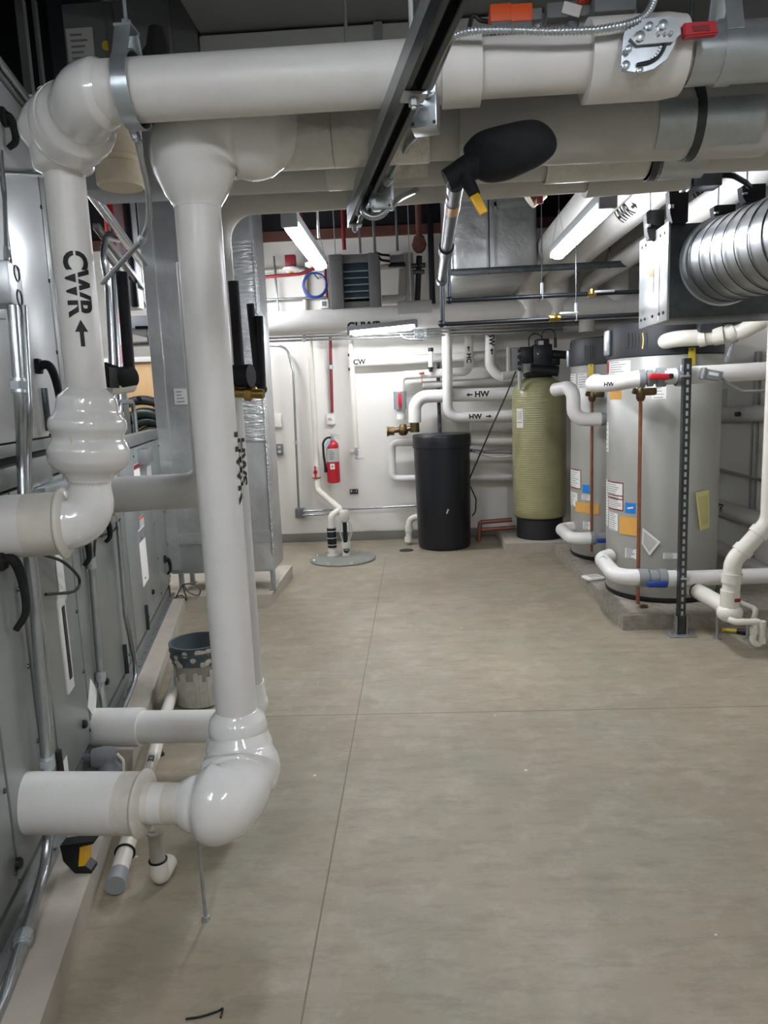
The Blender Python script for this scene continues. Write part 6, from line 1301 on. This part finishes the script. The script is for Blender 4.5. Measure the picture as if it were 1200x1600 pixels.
# vertical white vent at the right edge and its lower offset
YV = 4.25
vv = T('vent_stack', 'white plastic vent stack at the right edge, bending down to a drain tee', 'pipe', P4(1135, 955, YV))
sx = P4(1203, 600, YV).x; e1 = P4(1192, 812, YV); e1 = V((sx+.0, YV, P4(1203, 815, YV).z)); e2 = P4(1145, 877, YV); e3 = P4(1140, 960, YV)
g = G(); g.sweep(fillet([V((sx+.03, YV, P4(1200, 250, YV).z)), V((sx+.03, YV, e1.z)), V((e2.x, YV, e2.z)), V((e3.x, YV, e3.z))], .12, 10), .050, 24); vv.part(g, 'pipe_run', 'pvc')
g = G()
E1 = V((sx+.03, YV, e1.z)); E2 = V((e2.x, YV, e2.z)); d1 = (E2-E1).normalized(); d2 = (V((e3.x, YV, e3.z))-E2).normalized()
for c, d, L in ((E1+d1*.085, d1, .02), (E2-d1*.085, d1, .02), (E2+d2*.1, d2, .028)): g = G(); g.cyl(c-d*L, c+d*L, .0575, seg=24); vv.part(g, 'coupling', 'pvc')
g = G(); c = P4(1140, 952, YV); g.ball(c+V((0, .0, -.02)), (.075, .07, .06), u=24, v=16); g.cyl(c+V((0, 0, .0)), c+V((0, 0, .12)), .055, seg=24); g.cyl(c+V((0, .02, 0)), P4(1075, 915, 4.75), .05, seg=22); vv.part(g, 'drain_tee', 'pvc'); g = G(); g.box(c+V((.02, -.055, .07)), (.035, .006, .02)); vv.part(g, 'red_label', 'red_dark'); g = G(); q = c.lerp(P4(1075, 915, 4.75), .75); g.torus(q, .052, .004, (P4(1075, 915, 4.75)-c), n=24, seg=6); vv.part(g, 'clamp_ring', 'iron')
wt = wrap_text('VTR', .06, V((sx+.03, YV, P4(1195, 625, YV).z)), (0, 0, -1), (-.6, -1, 0), .050, gap=False); vv.part(wt, 'stencil_lettering', 'black_ink')
g = G(); g.wrap(sx+.03, YV, .051, rad(-150), rad(-95), P4(1197, 652, YV).z, P4(1197, 638, YV).z, .001); vv.part(g, 'red_band', 'red_dark')
# condensate trap lines at the right foot
ct = T('condensate_line', 'thin white plastic condensate trap line below the drain tee at the right edge', 'pipe', P4(1185, 1000, 4.15))
def C4(px, py, y=4.15): return onY(px, py, y)
g = G(); g.sweep(fillet([C4(1139, 968, 4.18), C4(1150, 972), C4(1190, 971), C4(1190, 1000), C4(1184, 1008), C4(1176, 1002), C4(1179, 975)], .035, 6), .019, 14); ct.part(g, 'front_run', 'pvc')
g = G(); g.sweep(fillet([C4(1152, 940, 4.45), C4(1182, 952, 4.4), C4(1176, 975, 4.3)], .03, 5), .017, 14); g.sweep(fillet([C4(1150, 962, 4.4), C4(1166, 972, 4.3)], .03, 5), .012, 12); ct.part(g, 'back_run', 'pvc_grime')
for px, py in ((1190, 975), (1190, 1000), (1178, 985)): c = C4(px, py); g = G(); g.cyl(c-Z1*.018, c+Z1*.018, .024, seg=14); ct.part(g, 'coupling', 'pvc')
for px, py, y, lab in ((1120, 998, None, 'thin steel support rod on the floor left of the condensate line'), (1167, 1000, None, 'short steel pin on the floor behind the condensate trap')):
    q = onZ(px, py, 0); h = .17 if px < 1150 else .1; t = T('pipe_support', lab, 'support', q); g = G(); g.cyl((q.x, q.y, 0), (q.x, q.y, h), .008, seg=10); t.part(g, 'rod', 'galv'); g = G(); g.lathe((q.x, q.y, 0), [(.024, 0), (.024, .006), (.012, .01)], seg=12); t.part(g, 'foot', 'galv')
# screwdriver-like yellow wand on the floor by the pad
q = onZ(1140, 985, .0); t = T('hand_tool', 'yellow and black hand tool lying on the floor against the heater pad', 'tool', q); g = G(); a, b = onZ(1128, 984, .018), onZ(1152, 986, .018); g.cyl(a, b, .012, seg=10); t.part(g, 'shaft', 'yellow_tag'); g = G(); c = onZ(1170, 988, .022); g.cyl(b, c, .018, seg=12); t.part(g, 'grip', 'black_plastic')
# right wall pipes, strut and conduits
def rx(px, py, x=XR-.06): return onX(px, py, x)
def rwp(label, pts, r, m='jacket_shaded', fil=.1, name='insulated_pipe', txt=None):
    P = [rx(*p) for p in pts]; t = T(name, label, 'pipe', P[0]); g = G(); g.sweep(P, r, 20, fil=fil); t.part(g, 'pipe_jacket', m, ang=50)
    if txt: t.part(wrap_text(txt, .09, P[0].lerp(P[-1], .55), P[-1]-P[0], (-1, -.2, .3), r, gap=False), 'stencil_lettering', 'black_ink')
    return t
rwp('grey shaded pipe with small lettering along the right wall at mid height', [(1060, 772), (1215, 822)], .07, txt='LCTR')
rwp('lower shaded pipe along the right wall behind the vent offset', [(1060, 822), (1215, 905)], .06)
t = rwp('shaded pipe along the right wall below the hot pipe, with a capped stub', [(1070, 648), (1230, 645)], .065)
c = rx(1155, 647, XR-.13); g = G(); g.lathe(c, [(.02, 0), (.02, .03)], (-1, -.3, 0), 12); t.part(g, 'stub_cap', 'iron_grey')
conduit([rx(1080, 722), rx(1215, 757)], .014, 'thin conduit along the right wall above the yellow guide sheet', 0, m='emt')
conduit([rx(1090, 852), rx(1160, 885)], .014, 'dark conduit low on the right wall beside the nearest heater', 0, m='iron')
a = rx(1171, 560); b = rx(1166, 960); g = G(); g.box((XR-.02, (a.y+b.y)/2, (a.z+b.z)/2), (.04, .05, abs(a.z-b.z)+.1), bev=.003); single(g, 'strut_post', 'galv', 'strut upright fixed on the right wall behind the vent stack', 'strut', (XR-.02, a.y, b.z))
g = G(); c = rx(1118, 625, XR-.03); g.box(c, (.06, .35, .2), bev=.006); single(g, 'pale_box', 'paper_grey', 'pale box on the right wall just beside the nearest heater', 'box', c)
# floor litter
g = G(); P = [(290, 1592), (315, 1588), (340, 1580), (348, 1576), (345, 1590)]; g.sweep(smooth([onZ(x, y, .004) for x, y in P]), .003, 6); single(g, 'wire_scrap', 'iron', 'thin dark wire scrap on the floor at the bottom edge', 'scrap', onZ(315, 1588, 0))
g = G(); c = onZ(112, 1497, .1); c = onZ(112, 1497, .0); g.ball(c+Z1*.006, (.012, .02, .006), None, 10, 8); single(g, 'floor_scrap', 'rust_beam', 'small brown scrap on the pad near the bottom left', 'scrap', c)
